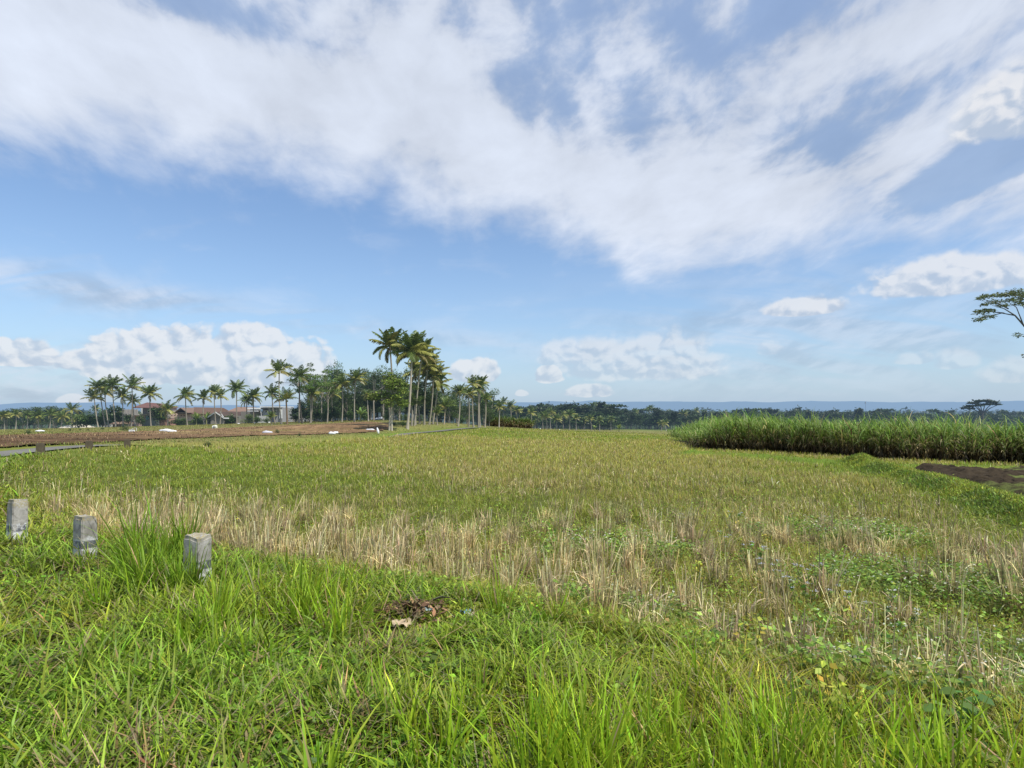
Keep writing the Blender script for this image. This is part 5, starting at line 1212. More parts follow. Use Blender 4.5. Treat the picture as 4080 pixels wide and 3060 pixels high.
# ------------------------------------------------------------------ the tree reaching in from the right, and the lone umbrella tree
def reaching_tree():
    D = 42.0
    def w(sx, sy, dy=0.0): p = ray(sx, sy, D + dy); return np.array(p)
    foot = w(4480, 1700); foot[2] = hz(foot[0], foot[1])
    root = empty('rain_tree', Vector(foot), 'big thin-leaved tree reaching into the picture from the right edge, dark branches against the sky', 'tree')
    tg, cg = Geo(), Geo(); f = foot
    def d(x, y): return 2900 + x / 1.8432, 1100 + y / 1.8432
    hub = w(*d(2420, 640)); tube(tg, [f - f, (hub - f) * .5 + (.2, 0, 0), hub - f], [.42, .34, .26], 9, (0.085, 0.08, 0.075))
    limbs = [[d(2420, 640), d(2250, 450), d(2110, 290), d(2030, 240), d(1940, 215)], [d(2110, 290), d(2010, 272), d(1900, 300), d(1815, 325)], [d(2030, 272), d(1930, 262), d(1850, 262)], [d(2175, 370), d(2120, 230), d(2060, 190)], [d(2250, 450), d(2190, 270), d(2150, 170)], [d(2060, 240), d(1960, 190), d(1890, 175)],
             [d(2420, 640), d(2380, 400), d(2330, 200)], [d(2330, 500), d(2290, 300), d(2230, 160)], [d(2350, 560), d(2230, 470), d(2140, 432)], [d(2420, 640), d(2560, 420), d(2700, 250)], [d(2420, 640), d(2500, 380), d(2480, 180)], [d(2400, 640), d(2270, 600), d(2190, 585)]]
    for k_, l in enumerate(limbs):
        dy = [0] + [random.uniform(-1.6, 1.6) * (j / len(l)) for j in range(1, len(l))]
        if k_ == 0: dy = [0] * len(l)
        p = [w(*q, dy=e) - f for q, e in zip(l, dy)]
        tube(tg, p, np.linspace((.085 if k_ in (0, 6, 9, 10) else .045), .012, len(p)), 5, (0.085, 0.08, 0.075))
    def pad(sx, sy, rx, rz, n, dy=0):
        c_ = w(sx, sy, dy) - f; s = K / FPX * D / 1.8432
        v = RNG.normal(0, 1, (n, 3)); v /= np.linalg.norm(v, axis=1)[:, None]; v *= (RNG.uniform(0.1, 1, n) ** .5)[:, None]
        pos = c_ + v * np.array((rx * s, rx * s * .8, rz * s))
        leaves(cg, pos, np.where(RNG.uniform(0, 1, n) < .6, math.pi, 0) + RNG.normal(0, .7, n), RNG.normal(-.1, .35, n), RNG.uniform(.12, .28, n), RNG.uniform(.25, .42, n), cvar((0.095, 0.120, 0.040), n, .40, .08))
    for (x, y, rx, rz, n) in [(1860, 165, 38, 9, 160), (1910, 150, 45, 12, 220), (1960, 185, 55, 14, 260), (1890, 200, 30, 8, 120), (2000, 140, 50, 14, 260), (2060, 130, 55, 20, 320), (2120, 120, 60, 22, 360), (2170, 150, 50, 24, 300), (2090, 170, 60, 18, 300), (2020, 215, 45, 10, 180), (2150, 200, 50, 16, 240),
                              (1870, 258, 50, 11, 240), (1930, 250, 38, 9, 160), (1835, 265, 22, 7, 80), (1845, 318, 40, 9, 200), (1900, 298, 34, 7, 140), (1950, 292, 22, 5, 70), (2230, 130, 70, 26, 420), (2300, 170, 80, 30, 420), (2380, 160, 90, 34, 500), (2480, 170, 100, 36, 500), (2600, 220, 110, 40, 500), (2700, 260, 90, 34, 380), (2135, 433, 26, 5, 60), (2190, 583, 22, 6, 60), (2260, 230, 50, 14, 180)]:
        sx, sy = d(x, y)
        for e in (-1.2, 0.2, 1.4): pad(sx, sy + random.uniform(-5, 5), rx * 1.05, rz * .8, n // 4, e)
    link('trunk', tg.mesh('trunk', M['bark'], True), root); link('crown', cg.mesh('crown', M['leaf']), root)
reaching_tree()

def lone_tree():
    D = 300.0; s = K / FPX * D / 1.8432
    def d(x, y): return 2900 + x / 1.8432, 1100 + y / 1.8432
    b = ray(*d(1875, 1040), D); b.z = hz(b.x, D); f = np.array(b)
    root = empty('umbrella_tree', b, 'lone umbrella-shaped tree with a wide flat crown standing above the sugarcane', 'tree')
    tg, cg = Geo(), Geo()
    def w(x, y): return np.array(ray(*d(x, y), D)) - f
    tube(tg, [(0, 0, -.3), w(1870, 1012)], [.5, .4], 6, (0.12, 0.11, 0.10))
    for x, y in ((1750, 965), (1800, 945), (1850, 930), (1900, 925), (1950, 932), (1830, 955), (1985, 945)): tube(tg, [w(1868, 1014), (w(1868, 1014) + w(x, y)) / 2 + (0, 0, .6), w(x, y)], [.3, .2, .08], 5, (0.12, 0.11, 0.10))
    for (x, y, rx, rz, n) in [(1745, 968, 28, 5, 130), (1775, 955, 32, 6, 150), (1805, 932, 40, 7, 220), (1850, 918, 44, 7, 260), (1900, 915, 44, 7, 260), (1945, 925, 36, 7, 220), (1978, 942, 24, 5, 130), (1835, 950, 36, 5, 160), (1880, 942, 36, 6, 170), (1790, 975, 22, 4, 70), (1925, 940, 30, 5, 120)]:
        v = RNG.normal(0, 1, (n, 3)); v /= np.linalg.norm(v, axis=1)[:, None]; pos = w(x, y) + v * np.array((rx * s, rx * s, rz * s)) * (RNG.uniform(0, 1, n) ** .4)[:, None]
        leaves(cg, pos, RNG.uniform(0, 6.28, n), RNG.normal(0, .3, n), RNG.uniform(.7, 1.5, n), RNG.uniform(.4, .7, n), cvar((0.045, 0.065, 0.025), n, .3))
    link('trunk', tg.mesh('trunk', M['bark'], True), root); link('crown', cg.mesh('crown', M['leaf']), root)
lone_tree()

# ------------------------------------------------------------------ sugarcane
def cane_plot(name, label, front, depth, H, spacing, rows_dense, lod, seed):
    geo = Geo(); front = np.asarray(front)
    pts = []
    seg = np.concatenate([[0], np.cumsum(np.hypot(*np.diff(front, axis=0).T))])
    for rrow in np.arange(0, depth, spacing * 1.3):
        sp = spacing * (1 + 0.9 * sm(np.array(rrow), rows_dense, rows_dense + 4))
        t = np.arange(0, seg[-1], float(sp)); t = t + RNG.normal(0, sp * .35, len(t))
        px = np.interp(t, seg, front[:, 0]); py = np.interp(t, seg, front[:, 1])
        back = np.array((0.18, 1.0)); pts.append(np.stack([px + back[0] * rrow + RNG.normal(0, .15, len(t)), py + back[1] * rrow + RNG.normal(0, .15, len(t)), np.full(len(t), rrow)], 1))
    P = np.concatenate(pts); z = height(P[:, 0], P[:, 1]); m = len(P)
    Hh = H * RNG.uniform(.74, 1.12, m) * (0.78 + 0.25 * vnoise(P[:, 0] * .25, P[:, 1] * .25, seed, 2) + 0.22 * vnoise(P[:, 0] * 1.1, P[:, 1] * 1.1, seed + 2, 2))
    if seed == 5: fr = np.concatenate([pt[:, 0] * 0 + np.linspace(0, 1, len(pt)) for pt in pts]); Hh = Hh * (0.62 + 0.50 * sm(fr, 0.0, 0.12) - 0.16 * sm(fr, 0.28, 0.5))
    front_m = P[:, 2] < rows_dense
    az = RNG.uniform(0, 6.28, m); tl = np.abs(RNG.normal(0, .07, m))
    # stalks
    k = front_m; n = int(k.sum()); c = cvar((0.13, 0.095, 0.045), n, .4)
    strips(geo, np.stack([P[k, 0], P[k, 1], z[k] - .05], -1), az[k], tl[k], tl[k], Hh[k] * .72, np.full(n, .035 * lod), c * .7, c, 2, RNG.uniform(-1.5, 1.5, n), prof=np.ones(3))
    # green leaves springing from the upper half, arching over
    nl = np.where(front_m, 10, 7); i = np.repeat(np.arange(m), nl); n = len(i)
    q = RNG.uniform(0, 1, n); hb = Hh[i] * (0.22 + 0.50 * q)
    b = np.stack([P[i, 0] + np.cos(az[i]) * tl[i] * hb, P[i, 1] + np.sin(az[i]) * tl[i] * hb, z[i] + hb], -1)
    gr = (0.45 + 0.55 * q)[:, None]
    c = cvar((0.185, 0.300, 0.052), n, .30, .08) * gr + cvar((0.17, 0.17, 0.05), n, .35) * (1 - gr)
    pl = RNG.uniform(0, 1, n) < .12; c[pl] = cvar((0.42, 0.44, 0.17), pl.sum(), .2)  # some leaves coloured pale as painted highlights
    if seed == 6: c = c * .55
    strips(geo, b, RNG.uniform(0, 6.28, n), np.abs(RNG.normal(0.28, .16, n)), RNG.uniform(.4, 2.3, n), Hh[i] * RNG.uniform(.34, .60, n), RNG.uniform(.030, .058, n) * lod, c * .7, c * 1.2, 5, RNG.normal(0, .5, n), cm=c)
    # dry leaves hanging along the stalks
    f = np.flatnonzero(front_m); nd = len(f) * 9; i = np.repeat(f, 9); hb = Hh[i] * RNG.uniform(.15, .55, nd)
    b = np.stack([P[i, 0], P[i, 1], z[i] + hb], -1); c = cvar((0.46, 0.37, 0.19), nd, .45, .06)
    strips(geo, b, RNG.uniform(0, 6.28, nd), RNG.uniform(.2, .8, nd), RNG.uniform(1.6, 2.9, nd), RNG.uniform(.35, .8, nd) * H / 2.2, RNG.uniform(.018, .04, nd) * lod, c * .8, c * 1.1, 5, RNG.normal(0, .6, nd))
    # dead leaves standing and lying round the feet, coloured dark as painted shade
    nd = len(f) * 7; i = np.repeat(f, 7); c = cvar((0.085, 0.062, 0.030), nd, .5, .08)
    strips(geo, np.stack([P[i, 0] + RNG.normal(0, .12, nd), P[i, 1] + RNG.normal(0, .12, nd), z[i] + RNG.uniform(-.02, .35, nd)], -1), RNG.uniform(0, 6.28, nd), np.abs(RNG.normal(0, .5, nd)), RNG.uniform(-.2, 1.2, nd), RNG.uniform(.35, .95, nd) * H / 2.2, RNG.uniform(.03, .07, nd) * lod, c * .8, c * 1.1, 3, RNG.normal(0, .6, nd))
    tag(link(name, geo.mesh(name, M['blade'])), label, 'sugarcane', kind='stuff')
cane_plot('sugarcane', 'dense stand of tall green sugarcane with dry leaves hanging near the ground', CANE_FRONT, 26, 2.15, 0.27, 4.0, 1.1, 5)
cane_plot('sugarcane', 'small far plot of green sugarcane left of the wood', [ray(*C_(75, 400), 122).xy, ray(*C_(420, 402), 128).xy], 10, 2.3, 0.55, 3.0, 3.0, 6)

# ------------------------------------------------------------------ far woods
def far_woods():
    kinds = [UMB[2], RND[0], UMB[1], RND[1], SLM[1], RND[0]]
    light = [tree_meshes(600 + i, k, 900, .80, (0.040, 0.062, 0.022), (0.14, 0.13, 0.11)) for i, k in enumerate(['umbrella', 'round', 'round', 'slim', 'umbrella', 'round'])]
    g = 'trees of the far wood beyond the fields'
    def row(u0, u1, D0, D1, n, h0, h1, pal):
        for i in range(n):
            u = u0 + (u1 - u0) * (i + random.random()) / n; D = random.uniform(D0, D1)
            x = u * D; z = hz(x, D); h = random.uniform(h0, h1)
            if random.random() < pal:
                c_ = CROWNS[random.randrange(6)]
                palm((x, D, z - .1), (x + random.uniform(-.5, .5), D, z + h * .9), random.uniform(3.0, 4.0), 'small dark palm among the trees of the far wood', 'palms of the far wood', CROWNS, random.randrange(6), .2, .8)
            else:
                q = random.randrange(6)
                tree('wood_tree', (x, D, z), h / 9.6, random.uniform(.95, 1.45) * h / 10, light[q], random.uniform(0, 6.28), 'dark tree in the wood beyond the fields', 'tree', g)
    row(-0.055, 0.165, 285, 330, 36, 10.5, 13.5, .15)
    row(0.15, 0.42, 300, 380, 36, 8.5, 10.5, .10)
    row(0.14, 0.60, 380, 470, 54, 12.0, 15.0, .12)
    row(0.40, 0.95, 420, 560, 58, 12.5, 16.5, .12)
    row(-0.90, -0.55, 300, 420, 22, 8.5, 11, .2)
    row(0.05, 0.16, 330, 380, 8, 12.5, 15.5, .1)
    def under(u0, u1, D0, D1, n, h0, h1):
        for i in range(n):
            u = u0 + (u1 - u0) * (i + random.random()) / n; D = random.uniform(D0, D1); x = u * D; h = random.uniform(h0, h1)
            tree('wood_shrub', (x, D, hz(x, D)), h / 10, random.uniform(.9, 1.5) * h / 8, BSH[1], random.uniform(0, 6.28), 'dark low growth under the trees of the far wood', 'shrub', 'low growth under the far wood')
    under(-0.06, 0.17, 250, 285, 40, 4, 7); under(-0.06, 0.17, 285, 335, 30, 6, 10); under(0.12, 0.5, 310, 400, 62, 6, 10); under(0.35, 0.9, 410, 520, 34, 8, 13); under(-0.9, -0.5, 200, 230, 26, 3.5, 6)
    # farther still the woods read as one mass
    geo = Geo()
    def mass(u0, u1, D0, D1, n, h0, h1, sz):
        for i in range(n):
            u = random.uniform(u0, u1); D = random.uniform(D0, D1); x = u * D; z = hz(x, D); h = random.uniform(h0, h1)
            m = 60; v = RNG.normal(0, 1, (m, 3)); v /= np.linalg.norm(v, axis=1)[:, None]
            pos = np.array((x, D, z + h * .55)) + v * np.array((h * .55, h * .55, h * .45)) * RNG.uniform(.5, 1, m)[:, None]
            leaves(geo, pos, RNG.uniform(0, 6.28, m), RNG.normal(0, .4, m), RNG.uniform(.7, 1.4, m) * sz, RNG.uniform(.5, .9, m), cvar((0.04, 0.06, 0.024), m, .25))
    mass(-1.0, 1.1, 600, 1000, 420, 12, 19, 3.0)
    mass(-1.0, 1.1, 1000, 2000, 420, 16, 30, 6.0)
    mass(-1.0, 1.1, 2000, 4200, 380, 25, 45, 12.0)
    tag(link('distant_woods', geo.mesh('distant_woods', M['leaf'])), 'hazy dark woods spread over the plain below the hills', 'woods', kind='stuff')
far_woods()

def hills():
    def ridge(name, label, D, u0, u1, prof, seed, col):
        u = np.linspace(u0, u1, 420); f = np.interp(u, *zip(*prof))
        h = f + (vnoise(u * 14, u * 0 + seed, seed, 5) - .5) * 46
        geo = Geo(); rows = []
        for t, k in ((-1.0, 0.0), (-.6, .42), (-.3, .78), (0, 1.0), (.5, .5), (1.0, 0)):
            y = D + t * 1500; hh = -70 + (h + 70) * k + (vnoise(u * 30, u * 0 + t * 5, seed + 3, 4) - .5) * 30 * (k > 0)
            rows.append(np.stack([u * y, np.full(len(u), y), hh], 1))
        V = np.concatenate(rows); n = len(u); r = np.arange(5)[:, None] * n; c_ = np.arange(n - 1)[None, :]
        F = np.stack([r + c_, r + c_ + 1, r + n + c_ + 1, r + n + c_], -1).reshape(-1, 4)
        geo.add(V, F, col); tag(link(name, geo.mesh(name, M['hill'], True)), label, kind='structure')
    ridge('hills', 'long low blue range of hills on the horizon', 11000, -1.3, 1.35, [(-1.3, 120), (-.84, 130), (-.7, 165), (-.5, 110), (-.2, 120), (-.03, 165), (.02, 165), (.10, 160), (.13, 195), (.18, 165), (.26, 170), (.32, 165), (.45, 170), (.6, 172), (.84, 168), (1.35, 120)], 4, (0.06, 0.09, 0.08))
hills()
# ------------------------------------------------------------------ village houses
def E4(x, y): return 400 + x / 4.424, 1550 + y / 4.424
def E8(x, y): return 800 + x / 4.424, 1550 + y / 4.424
PLASTER = (0.38, 0.35, 0.31); PINK = (0.46, 0.34, 0.28); BRICK = (0.36, 0.22, 0.17); GREY = (0.34, 0.35, 0.36); WHITE = (0.72, 0.73, 0.74); BROWN = (0.135, 0.085, 0.062); DARKB = (0.085, 0.060, 0.050); RED = (0.15, 0.080, 0.070); ORANGE = (0.42, 0.20, 0.10); GLASS = (0.03, 0.035, 0.04)

class House:
    """Parts of one house in metres, laid out from a spot of the photograph at a fixed depth."""
    def __init__(s, D, anchor, label, name='village_house'):
        s.D = D; s.b = ray(*anchor, D); s.b.z = hz(s.b.x, D); s.s = K / FPX * D
        s.root = empty(name, s.b, label, 'house')
    def p(s, q): v = ray(*q, s.D) - s.b; return v.x, v.z
    def rect(s, a, b, down=False):
        x0, z1 = s.p(a); x1, z0 = s.p(b)
        return x0, x1, (-0.6 if down else z0), z1
    def slab(s, name, a, b, y0, y1, col, mat='wall', down=False, parent=None, label=None):
        x0, x1, z0, z1 = s.rect(a, b, down); g = Geo(); box(g, x0, x1, y0, y1, z0, z1, col)
        o = link(name, g.mesh(name, M[mat]), parent or s.root); tag(o, label); return o
    def window(s, a, b, y, frame=WHITE, bars=1, parent=None):
        x0, x1, z0, z1 = s.rect(a, b); g = Geo(); t = .07
        box(g, x0, x1, y - .06, y, z1 - t, z1, frame); box(g, x0, x1, y - .06, y, z0, z0 + t, frame); box(g, x0, x0 + t, y - .06, y, z0 + t, z1 - t, frame); box(g, x1 - t, x1, y - .06, y, z0 + t, z1 - t, frame)
        for k in range(bars): xm = x0 + (x1 - x0) * (k + 1) / (bars + 1); box(g, xm - t / 2, xm + t / 2, y - .055, y - .004, z0 + t, z1 - t, frame)
        f = link('window', g.mesh('window', M['wall']), parent or s.root)
        g = Geo(); box(g, x0 + t, x1 - t, y - .03, y - .002, z0 + t, z1 - t, GLASS); link('pane', g.mesh('pane', M['wall']), f)
        return f
    def gable(s, name, left, apex, right, y0, y1, col, over=.4, thick=.14, label=None, mat='roof'):
        """Ridge running away from the viewer: two slopes."""
        xl, zl = s.p(left); xa, za = s.p(apex); xr, zr = s.p(right); g = Geo()
        for (x1, z1) in ((xl, zl), (xr, zr)):
            v = [(x1, y0 - over, z1), (xa, y0 - over, za), (xa, y1 + over, za), (x1, y1 + over, z1)]; v += [(x, y, z - thick) for x, y, z in v]
            g.add(v, [(0, 1, 2, 3), (7, 6, 5, 4), (0, 4, 5, 1), (2, 6, 7, 3), (3, 7, 4, 0)], col)
        o = link(name, g.mesh(name, M[mat]), s.root); tag(o, label); return o
    def slope(s, name, tl, tr, br, bl, y0, y1, col, thick=.16, label=None, mat='roof'):
        """Ridge running across: front slope seen as a quadrilateral, back slope mirrored."""
        (a, az), (b, bz), (c_, cz), (d, dz) = map(s.p, (tl, tr, br, bl)); ym = (y0 + y1) / 2; g = Geo()
        front = [(d, y0, dz), (c_, y0, cz), (b, ym, bz), (a, ym, az)]; back = [(d, y1, dz), (c_, y1, cz)]
        v = front + back; g.add(v, [(0, 1, 2, 3)], col); g.add(v, [(3, 2, 5, 4)], col); g.add(v, [(0, 3, 4)], col); g.add(v, [(1, 5, 2)], col)
        vv = [(d, y0, dz), (c_, y0, cz), (c_, y0 + .02, cz - thick), (d, y0 + .02, dz - thick)]; g.add(vv, [(3, 2, 1, 0)], np.array(col) * .7)
        o = link(name, g.mesh(name, M[mat]), s.root); tag(o, label); return o

def houses():
    # two-storey house with a balcony and a red roof
    h = House(160, E4(580, 640), 'two-storey house with a railed concrete balcony and a red hipped roof, behind the palms')
    h.slab('lower_wall', E4(480, 462), E4(700, 640), 0, 7, PINK, down=True)
    h.slab('balcony_slab', E4(445, 436), E4(735, 462), -1.6, 7, PLASTER)
    h.slab('balcony_wall', E4(450, 362), E4(722, 434), -1.6, -1.42, (0.36, 0.33, 0.29))
    for k in range(6): h.slab('baluster', E4(462 + k * 50, 350), E4(474 + k * 50, 434), -1.66, -1.61, PLASTER)
    h.slab('upper_wall', E4(640, 318), E4(1050, 545), 2.2, 8, (0.30, 0.28, 0.25))
    h.slope('roof', E4(660, 232), E4(1010, 258), E4(1075, 332), E4(600, 326), -1.0, 9, RED)
    h.window(E4(745, 345), E4(780, 420), 2.19)
    h.slab('door', E4(722, 478), E4(768, 612), 2.1, 2.19, (0.20, 0.42, 0.40), label='turquoise door')
    h.slab('pillar', E4(768, 336), E4(784, 440), -1.3, -1.0, (0.52, 0.52, 0.50))
    h.slab('yard_wall', E4(655, 540), E4(1040, 640), 1.6, 2.0, (0.16, 0.19, 0.17), down=True)
    # long pink house
    h = House(165, E4(1520, 600), 'long pink house with a row of small square openings and a big dark brown roof')
    h.slab('front_wall', E4(1222, 428), E4(1850, 545), 0, 8, (0.56, 0.42, 0.34))
    h.slab('base_wall', E4(1222, 560), E4(1850, 640), .3, 8, (0.28, 0.25, 0.22), down=True)
    h.slab('canopy_strip', E4(1215, 543), E4(1850, 562), -.9, .6, (0.17, 0.15, 0.14))
    for x in (1258, 1310, 1365, 1427, 1477, 1635, 1740): h.slab('vent_opening', E4(x - 12, 461), E4(x + 12, 474), -.012, .05, (0.04, 0.035, 0.03))
    h.slope('roof', E4(1480, 318), E4(2010, 330), E4(2060, 448), E4(1380, 428), -.7, 11, BROWN)
    h.gable('gable_roof', E4(1385, 418), E4(1500, 328), E4(1625, 414), -2.2, 4, (0.19, 0.13, 0.10))
    h.slab('gable_wall', E4(1405, 412), E4(1605, 430), -1.6, 1, (0.30, 0.24, 0.19))
    h.slab('side_wall', E4(1850, 440), E4(2010, 620), 1.2, 8, (0.24, 0.21, 0.19), down=True)
    h.slab('fascia_post', E4(1382, 420), E4(1394, 545), -.5, -.3, (0.45, 0.36, 0.30))
    h = House(150, E4(1110, 645), 'low reddish brick wall block left of the long pink house', 'brick_outbuilding')
    h.slab('wall', E4(1038, 520), E4(1192, 645), 0, 4, BRICK, down=True); h.slab('coping', E4(1034, 512), E4(1196, 521), -.08, 4.08, (0.32, 0.24, 0.20))
    # house with the white-edged gable
    h = House(150, E8(420, 560), 'brown-roofed house with a white-edged front gable')
    h.slab('wall', E8(250, 470), E8(700, 560), .5, 9, (0.27, 0.26, 0.22), down=True)
    h.slope('roof', E8(400, 312), E8(745, 318), E8(700, 400), E8(335, 396), 3.5, 12, (0.22, 0.145, 0.11))
    h.slope('lower_roof', E8(340, 392), E8(660, 402), E8(640, 505), E8(420, 505), -.2, 6.5, DARKB)
    h.gable('gable_roof', E8(172, 500), E8(322, 404), E8(470, 508), -1.4, 4, DARKB)
    for a, b in ((E8(172, 500), E8(322, 404)), (E8(322, 404), E8(470, 508)), (E8(470, 508), E8(560, 510)), (E8(405, 405), E8(470, 498))):
        (x0, z0), (x1, z1) = h.p(a), h.p(b); g = Geo(); v = [(x0, -1.86, z0 + .10), (x1, -1.86, z1 + .10), (x1, -1.86, z1 - .20), (x0, -1.86, z0 - .20)]; v += [(x, -1.80, z) for x, y, z in v]
        g.add(v, [(3, 2, 1, 0), (0, 1, 5, 4), (2, 3, 7, 6)], WHITE); link('barge_board', g.mesh('barge_board', M['wall']), h.root)
    (x0, z0), (x1, z1), (x2, z2) = h.p(E8(190, 500)), h.p(E8(322, 412)), h.p(E8(455, 508)); g = Geo(); g.add([(x0, -1.2, z0), (x2, -1.2, z2), (x1, -1.2, z1)], [(0, 1, 2)], (0.30, 0.27, 0.22)); link('gable_wall', g.mesh('gable_wall', M['wall']), h.root)
    h.slab('front_wall', E8(215, 500), E8(450, 560), -1.2, .4, (0.26, 0.24, 0.21), down=True)
    # grey flat-roofed house with veranda
    h = House(142, E8(1200, 540), 'modern grey house with a flat white-edged roof, arched corner and a white veranda roof')
    h.slab('main_wall', E8(1085, 325), E8(1225, 545), 0, 8, GREY, down=True)
    h.slab('recessed_wall', E8(1225, 330), E8(1405, 545), 1.2, 8, (0.30, 0.30, 0.31), down=True)
    h.slab('flat_roof', E8(1070, 304), E8(1400, 324), -1.0, 9, (0.62, 0.64, 0.66))
    h.window(E8(1130, 372), E8(1176, 424), -.002, bars=1); h.window(E8(1250, 370), E8(1306, 428), 1.198, bars=2)
    h.slab('window_hood', E8(1118, 355), E8(1190, 370), -.5, -.01, (0.05, 0.05, 0.055))
    h.slab('white_corner', E8(1360, 360), E8(1404, 520), .9, 1.19, WHITE)
    h.slab('veranda_roof', E8(850, 330), E8(1083, 356), -1.5, 5, WHITE)
    h.slab('veranda_beam', E8(905, 356), E8(1075, 374), -1.2, -.9, (0.30, 0.31, 0.33)); h.slab('veranda_eave', E8(880, 378), E8(1060, 398), -1.9, -1.3, (0.50, 0.51, 0.53))
    h.slab('veranda_wall', E8(640, 395), E8(1040, 545), 2.0, 6, (0.22, 0.20, 0.18), down=True)
    g = Geo(); pr = [h.p(E8(1082 - 52 * (1 - math.cos(a)), 470 - 100 * math.sin(a))) for a in np.linspace(math.pi / 2, 0, 8)][::-1]
    xr, _ = h.p(E8(1084, 470)); _, zb = h.p(E8(1084, 474)); v = [(x, -.6, z) for x, z in pr] + [(xr, -.6, pr[-1][1]), (xr, -.6, zb)]
    v2 = [(x - .02, -.35, z) for x, _, z in v]; n = len(v); g.add(v + v2, [tuple(range(n))], WHITE); g.add(v + v2, [(i, (i + 1) % n, n + (i + 1) % n, n + i) for i in range(n)], WHITE); link('arched_wing', g.mesh('arched_wing', M['wall']), h.root)
    h.slab('garden_wall', E8(1040, 472), E8(1232, 545), -1.6, -1.2, (0.46, 0.46, 0.45), down=True)
    (x0, z0), (x1, z1) = h.p(E8(1162, 304)), h.p(E8(1194, 258)); g = Geo(); tube(g, [(0, 0, 0), (0, 0, z1 - z0)], [(x1 - x0) / 2] * 2, 12, (0.30, 0.31, 0.34)); wt = link('water_tank', g.mesh('water_tank', M['wall'], True), h.root, ((x0 + x1) / 2, 3, z0))
    g = Geo(); tube(g, [(0, 0, 0), (0, 0, .18)], [(x1 - x0) * .42, (x1 - x0) * .15], 12, (0.22, 0.23, 0.26)); link('tank_lid', g.mesh('tank_lid', M['wall']), wt, (0, 0, z1 - z0 + .002))
    # behind the wood edge
    h = House(150, E8(1620, 540), 'long low grey boundary wall behind the stubby young palm', 'boundary_wall'); h.root['category'] = 'wall'
    h.slab('wall', E8(1400, 462), E8(1800, 545), 0, .3, (0.30, 0.27, 0.24), down=True); h.slab('coping', E8(1398, 454), E8(1802, 463), -.06, .36, (0.40, 0.37, 0.33))
    h = House(175, E8(1840, 480), 'small house with an orange tiled roof glimpsed through the trees')
    h.slab('wall', E8(1720, 380), E8(1900, 480), 0, 5, (0.50, 0.47, 0.42), down=True); h.slope('roof', E8(1790, 342), E8(1870, 342), E8(1912, 392), E8(1735, 392), -.6, 5.6, ORANGE)
    h = House(170, E8(1700, 480), 'low house with a pale blue-white metal roof behind the boundary wall')
    h.slab('wall', E8(1640, 440), E8(1790, 480), 0, 4, (0.40, 0.41, 0.42), down=True); h.slope('roof', E8(1655, 412), E8(1725, 412), E8(1795, 446), E8(1632, 446), -.5, 4.5, (0.45, 0.52, 0.60))
    # small roofs on the left
    h = House(155, E4(300, 640), 'small hut with a low brown roof left of the two-storey house', 'small_hut')
    h.slab('wall', E4(215, 606), E4(385, 640), 0, 4, (0.24, 0.20, 0.17), down=True); h.slope('roof', E4(255, 552), E4(385, 548), E4(410, 612), E4(185, 614), -.6, 4.6, (0.25, 0.17, 0.125))
    h = House(160, A_(620, 1012), 'low shed with a cream hipped roof in front of the dark wood', 'low_shed')
    h.slab('wall', A_(545, 1000), A_(700, 1015), 0, 5, (0.22, 0.20, 0.17), down=True); h.slope('roof', A_(570, 976), A_(690, 976), A_(718, 1006), A_(526, 1006), -.6, 5.6, (0.52, 0.47, 0.38))
    h = House(160, A_(905, 1010), 'low white rubble wall at the foot of the leaning palms', 'rubble_wall'); h.root['category'] = 'wall'
    h.slab('wall', A_(890, 985), A_(1030, 1012), 0, .4, (0.46, 0.45, 0.41), down=True); h.slab('broken_top', A_(905, 978), A_(985, 986), .05, .35, (0.50, 0.49, 0.45))
    # telecom masts on the plain
    for (sx, y0, y1, D, lab) in ((3448, 1632, 1600, 1500, 'thin hazy telecom mast on the plain above the sugarcane'), (2330, 1640, 1608, 1500, 'thin hazy telecom mast right of the near wood')):
        b = ray(sx, y0, D); b.z = hz(b.x, D); zt = ray(sx, y1, D).z; root = empty('telecom_mast', b, lab, 'mast', 'telecom masts'); H = zt - b.z
        g = Geo()
        for dx, dy in ((-.9, -.5), (.9, -.5), (0, 1)): tube(g, [(dx, dy, 0), (dx * .35, dy * .35, H)], [.34, .22], 4, (.20, .20, .22))
        link('lattice', g.mesh('lattice', M['wall']), root); g = Geo()
        for k in range(3): a = k * 2.1; box(g, 1.0 * math.cos(a) - .5, 1.0 * math.cos(a) + .5, math.sin(a) - .4, math.sin(a) + .4, H - 5, H - 1, (.28, .29, .31))
        link('antenna', g.mesh('antenna', M['wall']), root)
houses()
# ------------------------------------------------------------------ sun and sky
SUN = Vector((0.62, -0.42, 1.15)).normalized()
def build_light():
    l = bpy.data.lights.new('sun', 'SUN'); l.energy = 5.0; l.angle = math.radians(0.6)
    l.color = (1.0, 0.945, 0.82)
    o = bpy.data.objects.new('sun', l); COL.objects.link(o)
    o.rotation_euler = SUN.to_track_quat('Z', 'Y').to_euler()
    o.location = (0, 0, 50)

